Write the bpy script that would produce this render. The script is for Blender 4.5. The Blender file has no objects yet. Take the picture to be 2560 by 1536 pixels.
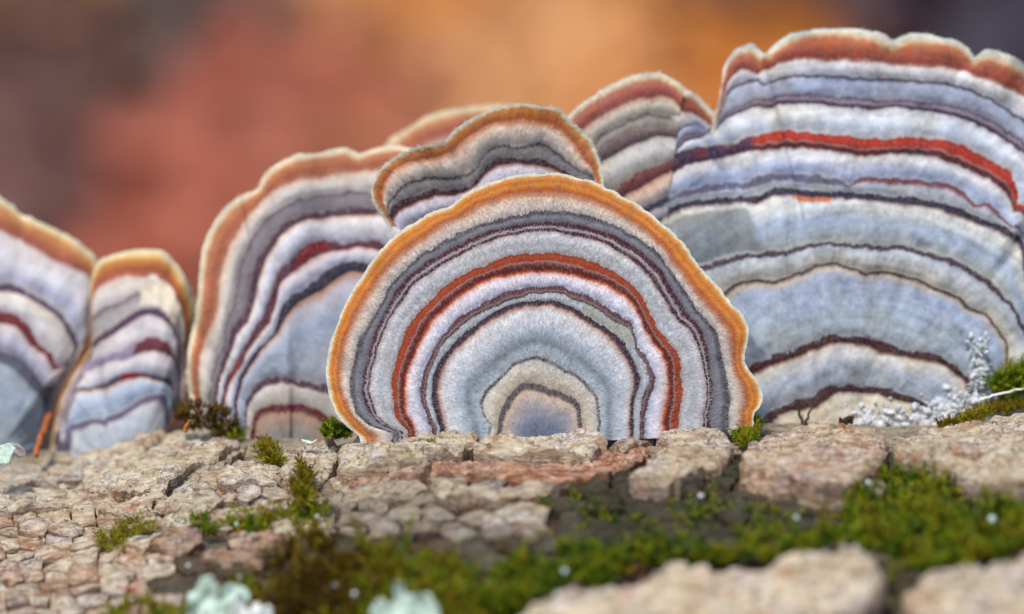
# Turkey-tail brackets on a mossy log: macro scene, real size (1 unit = 1 m, the code works in mm)
import bpy, math, random
import numpy as np
from mathutils import Vector, Matrix
from mathutils.geometry import delaunay_2d_cdt

S = 0.001                                    # mm -> m
rng = np.random.default_rng(7); random.seed(7)
R_ = math.radians
scene = bpy.context.scene
col = scene.collection

# ------------------------------------------------------------------ camera
LENS, FOCUS, PITCH = 100.0, 295.0, R_(15)
KPX = 36.0 / LENS / 2560.0                   # tangent per photo pixel
FWD = np.array([0, math.cos(PITCH), -math.sin(PITCH)])
UPV = np.array([0, math.sin(PITCH), math.cos(PITCH)])
RGT = np.array([1.0, 0, 0])
LOG_R, LOG_TOP = 75.0, 150.0
BASE = np.array([66 * KPX * FOCUS, 0.0, LOG_TOP])
CAM = BASE - FOCUS * (FWD + 66 * KPX * RGT - 302 * KPX * UPV)
cam_d = bpy.data.cameras.new('camera'); cam = bpy.data.objects.new('camera', cam_d); col.objects.link(cam)
cam.location = CAM * S; cam.rotation_euler = (math.pi / 2 - PITCH, 0, 0)
cam_d.lens = LENS; cam_d.sensor_width = 36; cam_d.clip_start = 0.005; cam_d.clip_end = 200
cam_d.dof.use_dof = True; cam_d.dof.focus_distance = (FOCUS + 0.3) * S; cam_d.dof.aperture_fstop = 9.0
scene.camera = cam

# ------------------------------------------------------------------ light
SUN_EL, SUN_AZ = R_(62), R_(212)             # azimuth clockwise from +Y (away from the camera)
world = bpy.data.worlds.new('World'); scene.world = world; world.use_nodes = True
wn = world.node_tree.nodes; wl = world.node_tree.links
sky = wn.new('ShaderNodeTexSky'); sky.sky_type = 'NISHITA'; sky.sun_disc = False
sky.sun_elevation = SUN_EL; sky.sun_rotation = SUN_AZ
bgn = wn['Background']; bgn.inputs[1].default_value = 0.12
wl.new(sky.outputs[0], bgn.inputs[0])
sd = bpy.data.lights.new('sun', 'SUN'); so = bpy.data.objects.new('sun', sd); col.objects.link(so)
sd.energy = 2.6; sd.angle = R_(9); sd.color = (1.0, 0.95, 0.88)
sdir = Vector((math.sin(SUN_AZ) * math.cos(SUN_EL), math.cos(SUN_AZ) * math.cos(SUN_EL), math.sin(SUN_EL)))
so.rotation_euler = sdir.to_track_quat('Z', 'Y').to_euler(); so.location = (0, -0.3, 2)
scene.view_settings.view_transform = 'Standard'; scene.view_settings.look = 'None'
scene.view_settings.gamma = 1.0; scene.view_settings.use_curve_mapping = False
scene.view_settings.exposure = 0.5
scene.render.engine = 'CYCLES'
scene.cycles.use_denoising = True
scene.cycles.max_bounces = 6

# ------------------------------------------------------------------ helpers
def lin(c, k=1.0):
    o = []
    for v in c:
        v = v / 255.0
        o.append(min(1.0, k * (v / 12.92 if v <= 0.04045 else ((v + 0.055) / 1.055) ** 2.4)))
    return (*o, 1.0)

def pix(px, py, d):
    """photo pixel + depth behind the focus plane (mm) -> world mm"""
    px = np.asarray(px, float); py = np.asarray(py, float); d = np.asarray(d, float)
    D = FOCUS + d
    return (CAM + D[..., None] * (FWD + ((px - 1280) * KPX)[..., None] * RGT - ((py - 768) * KPX)[..., None] * UPV))

def hash2(ix, iy, s=0):
    n = (ix.astype(np.int64) * 374761393 + iy.astype(np.int64) * 668265263 + s * 1442695041) & 0x7fffffff
    n = ((n ^ (n >> 13)) * 1274126177) & 0x7fffffff
    return ((n ^ (n >> 16)) & 0xffff) / 65535.0
def vnoise(x, y, s=0):
    x = np.asarray(x, float); y = np.asarray(y, float)
    ix = np.floor(x); iy = np.floor(y); fx = x - ix; fy = y - iy
    fx = fx * fx * (3 - 2 * fx); fy = fy * fy * (3 - 2 * fy)
    a = hash2(ix, iy, s); b = hash2(ix + 1, iy, s); c = hash2(ix, iy + 1, s); e = hash2(ix + 1, iy + 1, s)
    return (a * (1 - fx) + b * fx) * (1 - fy) + (c * (1 - fx) + e * fx) * fy
def fbm(x, y, o=4, s=0):
    v = 0; a = 0.5; f = 1.0
    for i in range(o):
        v = v + a * (vnoise(x * f, y * f, s + i * 17) - 0.5) * 2; a *= 0.5; f *= 2.03
    return v
def sstep(a, b, x):
    t = np.clip((x - a) / (b - a), 0, 1); return t * t * (3 - 2 * t)

def mesh_obj(name, V, F, mat, parent=None, attrs=None, smooth=True, origin=None):
    """V in world mm (or relative mm when origin is None and parent at 0)"""
    V = np.asarray(V, float)
    if origin is not None: V = V - np.asarray(origin, float)
    me = bpy.data.meshes.new(name)
    F = [f if isinstance(f, (list, tuple)) else f.tolist() for f in F] if not isinstance(F, np.ndarray) else F.tolist()
    me.from_pydata((V * S).tolist(), [], F)
    if smooth: me.polygons.foreach_set('use_smooth', np.ones(len(me.polygons), bool))
    for k, v in (attrs or {}).items():
        at = me.attributes.new(k, 'FLOAT', 'POINT'); at.data.foreach_set('value', np.asarray(v, np.float32))
    for m in (mat if isinstance(mat, (list, tuple)) else [mat]): me.materials.append(m)
    o = bpy.data.objects.new(name, me); col.objects.link(o)
    if parent is not None: o.parent = parent
    if origin is not None: o.location = np.asarray(origin) * S
    me.update()
    return o
def tag(o, label=None, cat=None, group=None, kind=None):
    if label: o['label'] = label
    if cat: o['category'] = cat
    if group: o['group'] = group
    if kind: o['kind'] = kind
    return o
def empty(name, loc):
    o = bpy.data.objects.new(name, None); col.objects.link(o); o.location = np.asarray(loc) * S
    o.empty_display_size = 0.004; return o

class NT:
    def __init__(s, name):
        s.m = bpy.data.materials.new(name); s.m.use_nodes = True
        s.t = s.m.node_tree; s.n = s.t.nodes; s.l = s.t.links
        s.b = s.n['Principled BSDF']; s.out = s.n['Material Output']
    def add(s, ty, **kw):
        n = s.n.new(ty)
        for k, v in kw.items(): setattr(n, k, v)
        return n
    def put(s, v, sock):
        if hasattr(v, 'is_linked') or hasattr(v, 'links'): s.l.new(v, sock)
        else: sock.default_value = v
    def math(s, op, a, b=0.0, c=None, clamp=False):
        n = s.add('ShaderNodeMath', operation=op, use_clamp=clamp)
        s.put(a, n.inputs[0]); s.put(b, n.inputs[1])
        if c is not None: s.put(c, n.inputs[2])
        return n.outputs[0]
    def mix(s, f, a, b, blend='MIX'):
        n = s.add('ShaderNodeMix', data_type='RGBA', blend_type=blend)
        s.put(f, n.inputs[0]); s.put(a, n.inputs[6]); s.put(b, n.inputs[7]); return n.outputs[2]
    def attr(s, name, ty='GEOMETRY'):
        n = s.add('ShaderNodeAttribute', attribute_name=name, attribute_type=ty); return n.outputs['Fac']
    def rng(s, v, a, b, c=0.0, d=1.0, smooth=False):
        n = s.add('ShaderNodeMapRange'); n.interpolation_type = 'SMOOTHSTEP' if smooth else 'LINEAR'
        s.put(v, n.inputs[0])
        for i, q in enumerate((a, b, c, d)): s.put(q, n.inputs[1 + i])
        return n.outputs[0]
    def coord(s, scale=1000.0, kind='Object', sc3=None):
        tc = s.add('ShaderNodeTexCoord'); mp = s.add('ShaderNodeMapping')
        s.l.new(tc.outputs[kind], mp.inputs[0])
        mp.inputs['Scale'].default_value = sc3 or (scale,) * 3
        return mp.outputs[0]
    def noise(s, vec, scale, detail=4, rough=0.55, dist=0.0, out=0):
        n = s.add('ShaderNodeTexNoise'); s.put(vec, n.inputs['Vector'])
        n.inputs['Scale'].default_value = scale; n.inputs['Detail'].default_value = detail
        n.inputs['Roughness'].default_value = rough; n.inputs['Distortion'].default_value = dist
        return n.outputs[out]
    def voro(s, vec, scale, feature='DISTANCE_TO_EDGE', out='Distance', rnd=1.0):
        n = s.add('ShaderNodeTexVoronoi', feature=feature); s.put(vec, n.inputs['Vector'])
        n.inputs['Scale'].default_value = scale; n.inputs['Randomness'].default_value = rnd
        return n.outputs[out]
    def ramp(s, fac, stops, interp='LINEAR'):
        n = s.add('ShaderNodeValToRGB'); cr = n.color_ramp; cr.interpolation = interp
        stops = sorted(stops, key=lambda q: q[0])
        while len(cr.elements) < len(stops): cr.elements.new(0.5)
        for e, (p, c) in zip(cr.elements, stops): e.position = min(max(p, 0), 1); e.color = c
        s.put(fac, n.inputs[0]); return n.outputs[0]
    def bump(s, h, strength, dist, normal=None):
        n = s.add('ShaderNodeBump'); n.inputs['Strength'].default_value = strength
        n.inputs['Distance'].default_value = dist; s.put(h, n.inputs['Height'])
        if normal is not None: s.l.new(normal, n.inputs['Normal'])
        return n.outputs[0]
    def set(s, **kw):
        for k, v in kw.items(): s.put(v, s.b.inputs[k.replace('_', ' ')])
        return s.m

def long_ramp(nt, t, T, stops):
    """colour over band coordinate t in 0..T; chains ramps when there are more than 30 stops"""
    stops = sorted(stops, key=lambda q: q[0]); out = None
    i = 0
    while i < len(stops):
        part = stops[i:i + 30]
        a, b = part[0][0], part[-1][0]
        f = nt.rng(t, a, b)
        c = nt.ramp(f, [((p - a) / max(b - a, 1e-6), q) for p, q in part])
        out = c if out is None else nt.mix(nt.math('GREATER_THAN', t, a), out, c)
        if i + 30 >= len(stops): break
        i += 29
    return out

# ------------------------------------------------------------------ materials
ALB = 0.92
def cap_material(name, T, bands, patches=(), hair=False, fuzz=1.0, mottle=0.25, edge_mm=0.16, ALB=0.92):
    """bands: list of (t, sRGB); hard edges are two stops close together"""
    nt = NT(name)
    t = nt.attr('band'); u = nt.attr('around'); g = nt.attr('grad'); rm = nt.attr('radius')
    cv = nt.add('ShaderNodeCombineXYZ')
    nt.l.new(nt.math('MULTIPLY', u, 1.0), cv.inputs[0]); nt.l.new(nt.math('MULTIPLY', rm, 0.22), cv.inputs[1])
    fib = nt.noise(cv.outputs[0], 4.2, 3, 0.65)            # streaks along the radius (u is in mm of rim)
    xy = nt.coord()
    low = nt.noise(xy, 0.55, 3, 0.6)
    wob = nt.math('ADD', nt.math('MULTIPLY', nt.math('SUBTRACT', fib, 0.5), edge_mm * 2.6),
                  nt.math('MULTIPLY', nt.math('SUBTRACT', low, 0.5), 0.75))
    wob = nt.math('MULTIPLY', wob, nt.rng(t, 0.0, 1.8, 0.12, 1.0))
    if hair: tt = t
    else: tt = nt.math('MAXIMUM', nt.math('ADD', t, nt.math('MULTIPLY', wob, g)), 0.0)
    def tone_up(q):                                        # the pale felt is nearly white and faintly warm
        l = sum(q) / 3; k = 1 + 0.09 * float(sstep(140, 190, l)); return (min(255, q[0] * k * 1.02), min(255, q[1] * k), min(255, q[2] * k * 0.985))
    c = long_ramp(nt, tt, T, [(p, lin(tone_up(q), ALB)) for p, q in bands])
    for (t0, t1, u0, u1, rgb) in patches:                  # a stretch of a band set to a different colour
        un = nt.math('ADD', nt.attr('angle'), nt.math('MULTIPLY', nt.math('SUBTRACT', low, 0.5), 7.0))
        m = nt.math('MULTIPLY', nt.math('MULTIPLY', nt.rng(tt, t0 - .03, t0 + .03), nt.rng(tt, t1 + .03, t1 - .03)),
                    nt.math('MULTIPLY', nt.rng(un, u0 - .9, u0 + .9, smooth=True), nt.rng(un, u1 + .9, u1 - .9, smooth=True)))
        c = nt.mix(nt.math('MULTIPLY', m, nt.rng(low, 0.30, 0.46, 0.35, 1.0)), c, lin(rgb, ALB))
    # mottling: bluish and yellowish tints
    tint = nt.noise(xy, 0.16, 3, 0.6)
    c = nt.mix(nt.rng(tint, 0.5, 0.75, 0, mottle * 1.6), c, (0.74, 0.81, 0.96, 1), 'MULTIPLY')
    tint2 = nt.noise(nt.coord(kind='Object', sc3=(900, 800, 1100)), 0.21, 3, 0.6)
    c = nt.mix(nt.rng(tint2, 0.54, 0.75, 0, mottle), c, (1.0, 0.86, 0.58, 1), 'MULTIPLY')
    zv = nt.add('ShaderNodeCombineXYZ'); nt.l.new(nt.math('MULTIPLY', u, 0.05), zv.inputs[0]); nt.l.new(nt.math('MULTIPLY', rm, 1.0), zv.inputs[1])
    zon = nt.noise(zv.outputs[0], 0.8, 2, 0.5)            # faint extra zones
    sv = nt.add('ShaderNodeCombineXYZ'); nt.l.new(u, sv.inputs[0]); nt.l.new(nt.math('MULTIPLY', rm, 0.09), sv.inputs[1])
    strk = nt.noise(sv.outputs[0], 0.5, 2, 0.5)
    sp2 = nt.noise(xy, 0.55, 6, 0.72)
    vm = nt.math('ADD', nt.math('ADD', nt.math('MULTIPLY', zon, 0.40), nt.math('MULTIPLY', strk, 0.2)), nt.math('MULTIPLY', sp2, 0.65))
    vmul = nt.add('ShaderNodeVectorMath', operation='SCALE'); nt.l.new(c, vmul.inputs[0]); nt.l.new(nt.rng(vm, 0.42, 0.80, 1 - 1.25 * mottle, 1 + 0.55 * mottle), vmul.inputs['Scale'])
    c = vmul.outputs[0]
    fine = nt.noise(cv.outputs[0], 9.0, 3, 0.75)
    spk = nt.noise(xy, 7.0, 3, 0.7)
    h = nt.math('ADD', nt.math('MULTIPLY', fine, 0.6), nt.math('MULTIPLY', spk, 0.4))
    br = nt.rng(h, 0.3, 0.7, 1 - 0.24 * fuzz, 1 + 0.30 * fuzz)
    mul = nt.add('ShaderNodeVectorMath', operation='SCALE'); nt.l.new(c, mul.inputs[0]); nt.l.new(br, mul.inputs['Scale'])
    c = mul.outputs[0]
    if hair:
        c = nt.mix(0.30, c, (0.88, 0.87, 0.86, 1))
        nt.set(Base_Color=c, Roughness=0.7); nt.b.inputs['Specular IOR Level'].default_value = 0.2
        tr = nt.add('ShaderNodeBsdfTranslucent'); nt.l.new(c, tr.inputs[0])
        ms = nt.add('ShaderNodeMixShader'); ms.inputs[0].default_value = 0.4
        nt.l.new(nt.b.outputs[0], ms.inputs[1]); nt.l.new(tr.outputs[0], ms.inputs[2]); nt.l.new(ms.outputs[0], nt.out.inputs[0])
        return nt.m
    nrm = nt.bump(h, 0.65 * fuzz, 0.00030)
    nt.set(Base_Color=c, Roughness=0.72, Normal=nrm)
    nt.b.inputs['Specular IOR Level'].default_value = 0.14
    tr = nt.add('ShaderNodeBsdfTranslucent'); nt.l.new(c, tr.inputs[0])
    ms = nt.add('ShaderNodeMixShader'); nt.l.new(nt.rng(t, 0.0, 1.6, 0.22, 0.0), ms.inputs[0])
    nt.l.new(nt.b.outputs[0], ms.inputs[1]); nt.l.new(tr.outputs[0], ms.inputs[2]); nt.l.new(ms.outputs[0], nt.out.inputs[0])
    return nt.m

def pore_material():
    nt = NT('pore_cream'); xy = nt.coord()
    v = nt.voro(xy, 3.0, 'F1')
    nt.set(Base_Color=nt.ramp(v, [(0.0, (0.42, 0.33, 0.22, 1)), (0.5, (0.72, 0.64, 0.50, 1))]), Roughness=0.9,
           Normal=nt.bump(v, 0.6, 0.0002))
    return nt.m
PORE = pore_material()

def bark_material():
    nt = NT('bark'); xy = nt.coord(kind='Object')
    tone = nt.attr('tone', 'OBJECT'); green = nt.attr('green', 'OBJECT'); rust = nt.attr('rust', 'OBJECT')
    ge = nt.add('ShaderNodeNewGeometry'); gm = nt.add('ShaderNodeVectorMath', operation='SCALE'); nt.l.new(ge.outputs['Position'], gm.inputs[0]); gm.inputs['Scale'].default_value = 1000.0
    p = gm.outputs[0]
    st = nt.add('ShaderNodeMapping'); nt.l.new(p, st.inputs[0]); st.inputs['Scale'].default_value = (0.45, 1, 1); ps = st.outputs[0]
    n1 = nt.noise(ps, 0.30, 5, 0.62); n2 = nt.noise(ps, 1.5, 5, 0.65); n3 = nt.noise(p, 6.0, 4, 0.7)
    pale = nt.ramp(n1, [(0.28, lin((156, 126, 96))), (0.40, lin((200, 182, 150))), (0.50, lin((220, 206, 178))), (0.60, lin((206, 197, 186))), (0.74, lin((194, 156, 116)))])
    rst = nt.ramp(n2, [(0.3, lin((126, 70, 48))), (0.5, lin((182, 112, 74))), (0.7, lin((206, 150, 110)))])
    rm = nt.math('ADD', nt.math('MULTIPLY', rust, 0.9), nt.rng(nt.noise(p, 0.42, 3, 0.6), 0.57, 0.70, 0, 0.7), clamp=True)
    c = nt.mix(rm, pale, rst)
    lm = nt.add('ShaderNodeMapping'); nt.l.new(p, lm.inputs[0]); lm.inputs['Scale'].default_value = (0.13, 1.0, 1.0); lm.inputs['Rotation'].default_value = (0, 0.06, 0)
    lam = nt.noise(lm.outputs[0], 2.3, 5, 0.62, 0.6)
    c = nt.mix(nt.rng(lam, 0.34, 0.50, 0.5, 0.0), c, lin((118, 88, 64)))
    c = nt.mix(nt.rng(lam, 0.54, 0.68, 0.0, 0.5), c, lin((226, 214, 198)))
    c = nt.mix(nt.math('MULTIPLY', nt.attr('rim'), nt.rng(n2, 0.35, 0.6, 1.0, 0.45)), c, lin((134, 84, 54)))
    c = nt.mix(nt.rng(n2, 0.30, 0.50, 0.7, 0.0), c, lin((130, 98, 74)))
    c = nt.mix(nt.rng(n2, 0.56, 0.72, 0, 0.7), c, lin((232, 222, 208)))
    # fine cracks, long ones along the grain and short ones across it
    wv = nt.add('ShaderNodeVectorMath', operation='ADD'); nz = nt.noise(p, 0.9, 3, 0.6, out=1)
    ns = nt.add('ShaderNodeVectorMath', operation='SCALE'); nt.l.new(nz, ns.inputs[0]); ns.inputs['Scale'].default_value = 1.6
    nt.l.new(ps, wv.inputs[0]); nt.l.new(ns.outputs[0], wv.inputs[1])
    e1 = nt.voro(wv.outputs[0], 0.55); e2 = nt.voro(wv.outputs[0], 1.5)
    n4 = nt.noise(p, 0.8, 3, 0.6); k1 = nt.math('MULTIPLY', nt.rng(e1, 0.0, 0.045, 1, 0), nt.rng(n4, 0.46, 0.56)); k2 = nt.math('MULTIPLY', nt.rng(e2, 0.0, 0.06, 1, 0), nt.rng(n4, 0.54, 0.46))
    crack = nt.math('MAXIMUM', nt.math('MULTIPLY', k1, nt.rng(n2, 0.36, 0.52)), nt.math('MULTIPLY', k2, nt.rng(n1, 0.46, 0.58, 0.0, 0.7)))
    c = nt.mix(nt.math('MULTIPLY', crack, 0.75), c, lin((56, 36, 26)))
    c = nt.mix(nt.rng(n3, 0.60, 0.70, 0, 0.75), c, lin((74, 56, 46)))           # dark specks
    c = nt.mix(nt.math('MULTIPLY', green, nt.rng(n2, 0.36, 0.58, 0.25, 1.0)), c, lin((92, 96, 34)))
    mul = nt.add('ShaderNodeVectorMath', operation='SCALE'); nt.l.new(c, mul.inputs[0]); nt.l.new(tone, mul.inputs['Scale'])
    h = nt.math('ADD', nt.math('ADD', nt.math('MULTIPLY', n2, 0.7), nt.math('MULTIPLY', lam, 1.1)), nt.math('MULTIPLY', n3, 0.30))
    h = nt.math('SUBTRACT', h, nt.math('MULTIPLY', crack, 0.7))
    nt.set(Base_Color=mul.outputs[0], Roughness=0.88, Normal=nt.bump(h, 0.8, 0.0007)); nt.b.inputs['Specular IOR Level'].default_value = 0.25
    return nt.m
BARK = bark_material()

def inner_bark_material():
    nt = NT('inner_bark'); xy = nt.coord(); st = nt.coord(sc3=(420, 1000, 1000))
    n1 = nt.noise(st, 0.35, 5, 0.65); n2 = nt.noise(st, 1.6, 5, 0.7)
    c = nt.ramp(n1, [(0.3, lin((34, 24, 18))), (0.45, lin((72, 50, 36))), (0.56, lin((112, 80, 56))), (0.68, lin((70, 66, 30)))])
    c = nt.mix(nt.rng(n2, 0.52, 0.75, 0, 0.7), c, lin((150, 120, 92)))
    nt.set(Base_Color=c, Roughness=0.95, Normal=nt.bump(nt.math('ADD', n1, n2), 1.0, 0.0012))
    return nt.m
INNER = inner_bark_material()

def moss_material():
    nt = NT('moss'); h = nt.attr('hue'); n = nt.noise(nt.coord(), 0.5, 2)
    h2 = nt.math('ADD', h, nt.math('MULTIPLY', nt.math('SUBTRACT', n, 0.5), 0.35))
    c = nt.ramp(h2, [(0.0, lin((84, 62, 12))), (0.25, lin((134, 110, 16))), (0.45, lin((164, 164, 24))), (0.65, lin((104, 134, 20))), (0.85, lin((46, 78, 14))), (1.0, lin((24, 44, 12)))])
    nt.set(Base_Color=c, Roughness=0.6); nt.b.inputs['Specular IOR Level'].default_value = 0.3
    tr = nt.add('ShaderNodeBsdfTranslucent'); nt.l.new(c, tr.inputs[0])
    ms = nt.add('ShaderNodeMixShader'); ms.inputs[0].default_value = 0.38
    nt.l.new(nt.b.outputs[0], ms.inputs[1]); nt.l.new(tr.outputs[0], ms.inputs[2]); nt.l.new(ms.outputs[0], nt.out.inputs[0])
    return nt.m
MOSS = moss_material()

def simple(name, rgb, rough=0.8, var=0.3, scale=1.0, bump=0.0004, spec=0.3):
    nt = NT(name); p = nt.coord(); n = nt.noise(p, scale, 4, 0.6)
    a = lin(rgb); lo = tuple(x * (1 - var) for x in a[:3]) + (1,); hi = tuple(min(1, x * (1 + var)) for x in a[:3]) + (1,)
    nt.set(Base_Color=nt.ramp(n, [(0.3, lo), (0.7, hi)]), Roughness=rough, Normal=nt.bump(n, 0.7, bump))
    nt.b.inputs['Specular IOR Level'].default_value = spec
    return nt.m
LICHEN = simple('lichen_mint', (194, 216, 198), 0.85, 0.22, 1.2)
LICHEN_W = simple('lichen_white', (236, 240, 232), 0.85, 0.1, 1.5)
CRUST = simple('white_crust', (206, 208, 208), 0.6, 0.2, 2.0, spec=0.4)
DEBRIS = simple('dark_debris', (58, 46, 38), 0.9, 0.4, 2.0)
NEEDLE = simple('rusty_needle', (160, 92, 46), 0.7, 0.3, 0.8)
def drop_material():
    nt = NT('water_drop')
    nt.set(Base_Color=(0.80, 0.95, 0.92, 1), Roughness=0.12, IOR=1.33); nt.b.inputs['Transmission Weight'].default_value = 0.45
    return nt.m
DROP = drop_material()

# ------------------------------------------------------------------ the log: a cylinder along X, slightly skewed
def axis_y(x): return -0.10 * np.clip(x, -400, 25) - 0.02 * np.maximum(x - 25, 0) - 0.12 * np.clip(x, -90, 0)
def axis_z(x): return LOG_TOP - LOG_R - 2.9 - 3.4 * sstep(-24, -50, x) - 1.6 * sstep(-8, -20, x) - 1.3 * sstep(0, -50, x) + 0.5 * sstep(12, 30, x) + 0.4 * sstep(36, 56, x)
def surf(x, s, h=0.0):
    """point on the log: x along it, s = arc length from the crest towards the camera, h = height over the bark"""
    a = np.asarray(s) / LOG_R; r = LOG_R + h
    return np.stack([np.asarray(x) + 0 * a, axis_y(np.asarray(x)) - r * np.sin(a), axis_z(np.asarray(x)) + r * np.cos(a)], -1)
def surf_n(s):
    a = np.asarray(s) / LOG_R; return np.stack([0 * a, -np.sin(a), np.cos(a)], -1)
def hit(px, py, h=0.0):
    """photo pixel -> (x, s) on the log at height h"""
    px = np.atleast_1d(np.asarray(px, float)); py = np.atleast_1d(np.asarray(py, float))
    d = FWD + ((px - 1280) * KPX)[:, None] * RGT - ((py - 768) * KPX)[:, None] * UPV
    x = (px - 1280) * KPX * FOCUS; r = LOG_R + h
    for _ in range(8):
        oy = CAM[1] - axis_y(x); oz = CAM[2] - axis_z(x)
        A = d[:, 1] ** 2 + d[:, 2] ** 2; B = oy * d[:, 1] + oz * d[:, 2]; C = oy ** 2 + oz ** 2 - r * r
        disc = np.maximum(B * B - A * C, 0)
        t = (-B - np.sqrt(disc)) / A
        x = CAM[0] + t * d[:, 0]
    y = CAM[1] + t * d[:, 1] - axis_y(x); z = CAM[2] + t * d[:, 2] - axis_z(x)
    return x, LOG_R * np.arctan2(-y, z)

log = empty('fallen_log', (0, 0, 0))
tag(log, 'rough-barked fallen log covered in scaly beige bark, moss and lichen', 'log')
xs = np.concatenate([np.linspace(-420, -80, 40)[:-1], np.linspace(-80, 80, 420), np.linspace(80, 420, 40)[1:]])
ss = np.concatenate([np.linspace(-math.pi, -0.5, 40)[:-1], np.linspace(-0.5, 0.85, 260), np.linspace(0.85, math.pi, 40)[1:-1]]) * LOG_R
X, Sg = np.meshgrid(xs, ss, indexing='ij')
H = 0.9 * fbm(X * 0.08, Sg * 0.25, 4, 3) + 0.55 * fbm(X * 0.5, Sg * 1.1, 4, 5) - 0.3
V = surf(X.ravel(), Sg.ravel(), H.ravel()); ni, nj = X.shape
idx = np.arange(ni * nj).reshape(ni, nj); jn = np.roll(idx, -1, 1)
Fq = np.stack([idx[:-1].ravel(), idx[1:].ravel(), jn[1:].ravel(), jn[:-1].ravel()], 1).tolist()
Fq.append(idx[0].tolist()); Fq.append(idx[-1][::-1].tolist())
mesh_obj('bark_bed', V, Fq, INNER, log)

# the crest behind the plates, where the brackets are rooted
cxs = np.linspace(-110, 110, 420); css = np.linspace(-44, 1.0, 110)
X, Sg = np.meshgrid(cxs, css, indexing='ij')
H = 0.95 + 0.5 * fbm(X * 0.12, Sg * 0.3, 4, 23) + 0.35 * fbm(X * 0.8, Sg * 1.2, 3, 25)
H = np.where(Sg > -0.5, H - (Sg + 0.5) * 2, H) - 2.0 * sstep(-38, -44, Sg)
idx = np.arange(X.size).reshape(X.shape)
crest = mesh_obj('bark_crest', surf(X.ravel(), Sg.ravel(), H.ravel()), np.stack([idx[:-1, :-1].ravel(), idx[1:, :-1].ravel(), idx[1:, 1:].ravel(), idx[:-1, 1:].ravel()], 1), BARK, log)
crest['tone'] = 0.8; crest['green'] = 0.35; crest['rust'] = 0.1
# ------------------------------------------------------------------ bark plates
def refine(poly, step, amp, seed):
    P = np.asarray(poly, float); out = []
    for a, b in zip(P, np.roll(P, -1, 0)):
        n = max(1, int(np.hypot(*(b - a)) / step)); f = np.arange(n) / n
        out.append(a + (b - a) * f[:, None])
    Q = np.concatenate(out)
    Q = Q + np.stack([fbm(Q[:, 0] * 0.9, Q[:, 1] * 0.9, 3, seed), fbm(Q[:, 0] * 0.9 + 31, Q[:, 1] * 0.9, 3, seed + 7)], 1) * amp
    return Q
def in_poly(P, x, y):
    c = np.zeros(np.shape(x), bool)
    for (x0, y0), (x1, y1) in zip(P, np.roll(P, -1, 0)):
        k = ((y0 > y) != (y1 > y)); c ^= k & (x < (x1 - x0) * (y - y0) / (y1 - y0 + 1e-12) + x0)
    return c
def edge_dist(P, x, y):
    d = np.full(x.shape, 1e9)
    for a, b in zip(P, np.roll(P, -1, 0)):
        e = b - a; L = e @ e + 1e-12
        t = np.clip(((x - a[0]) * e[0] + (y - a[1]) * e[1]) / L, 0, 1)
        d = np.minimum(d, np.hypot(x - a[0] - t * e[0], y - a[1] - t * e[1]))
    return d
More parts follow.
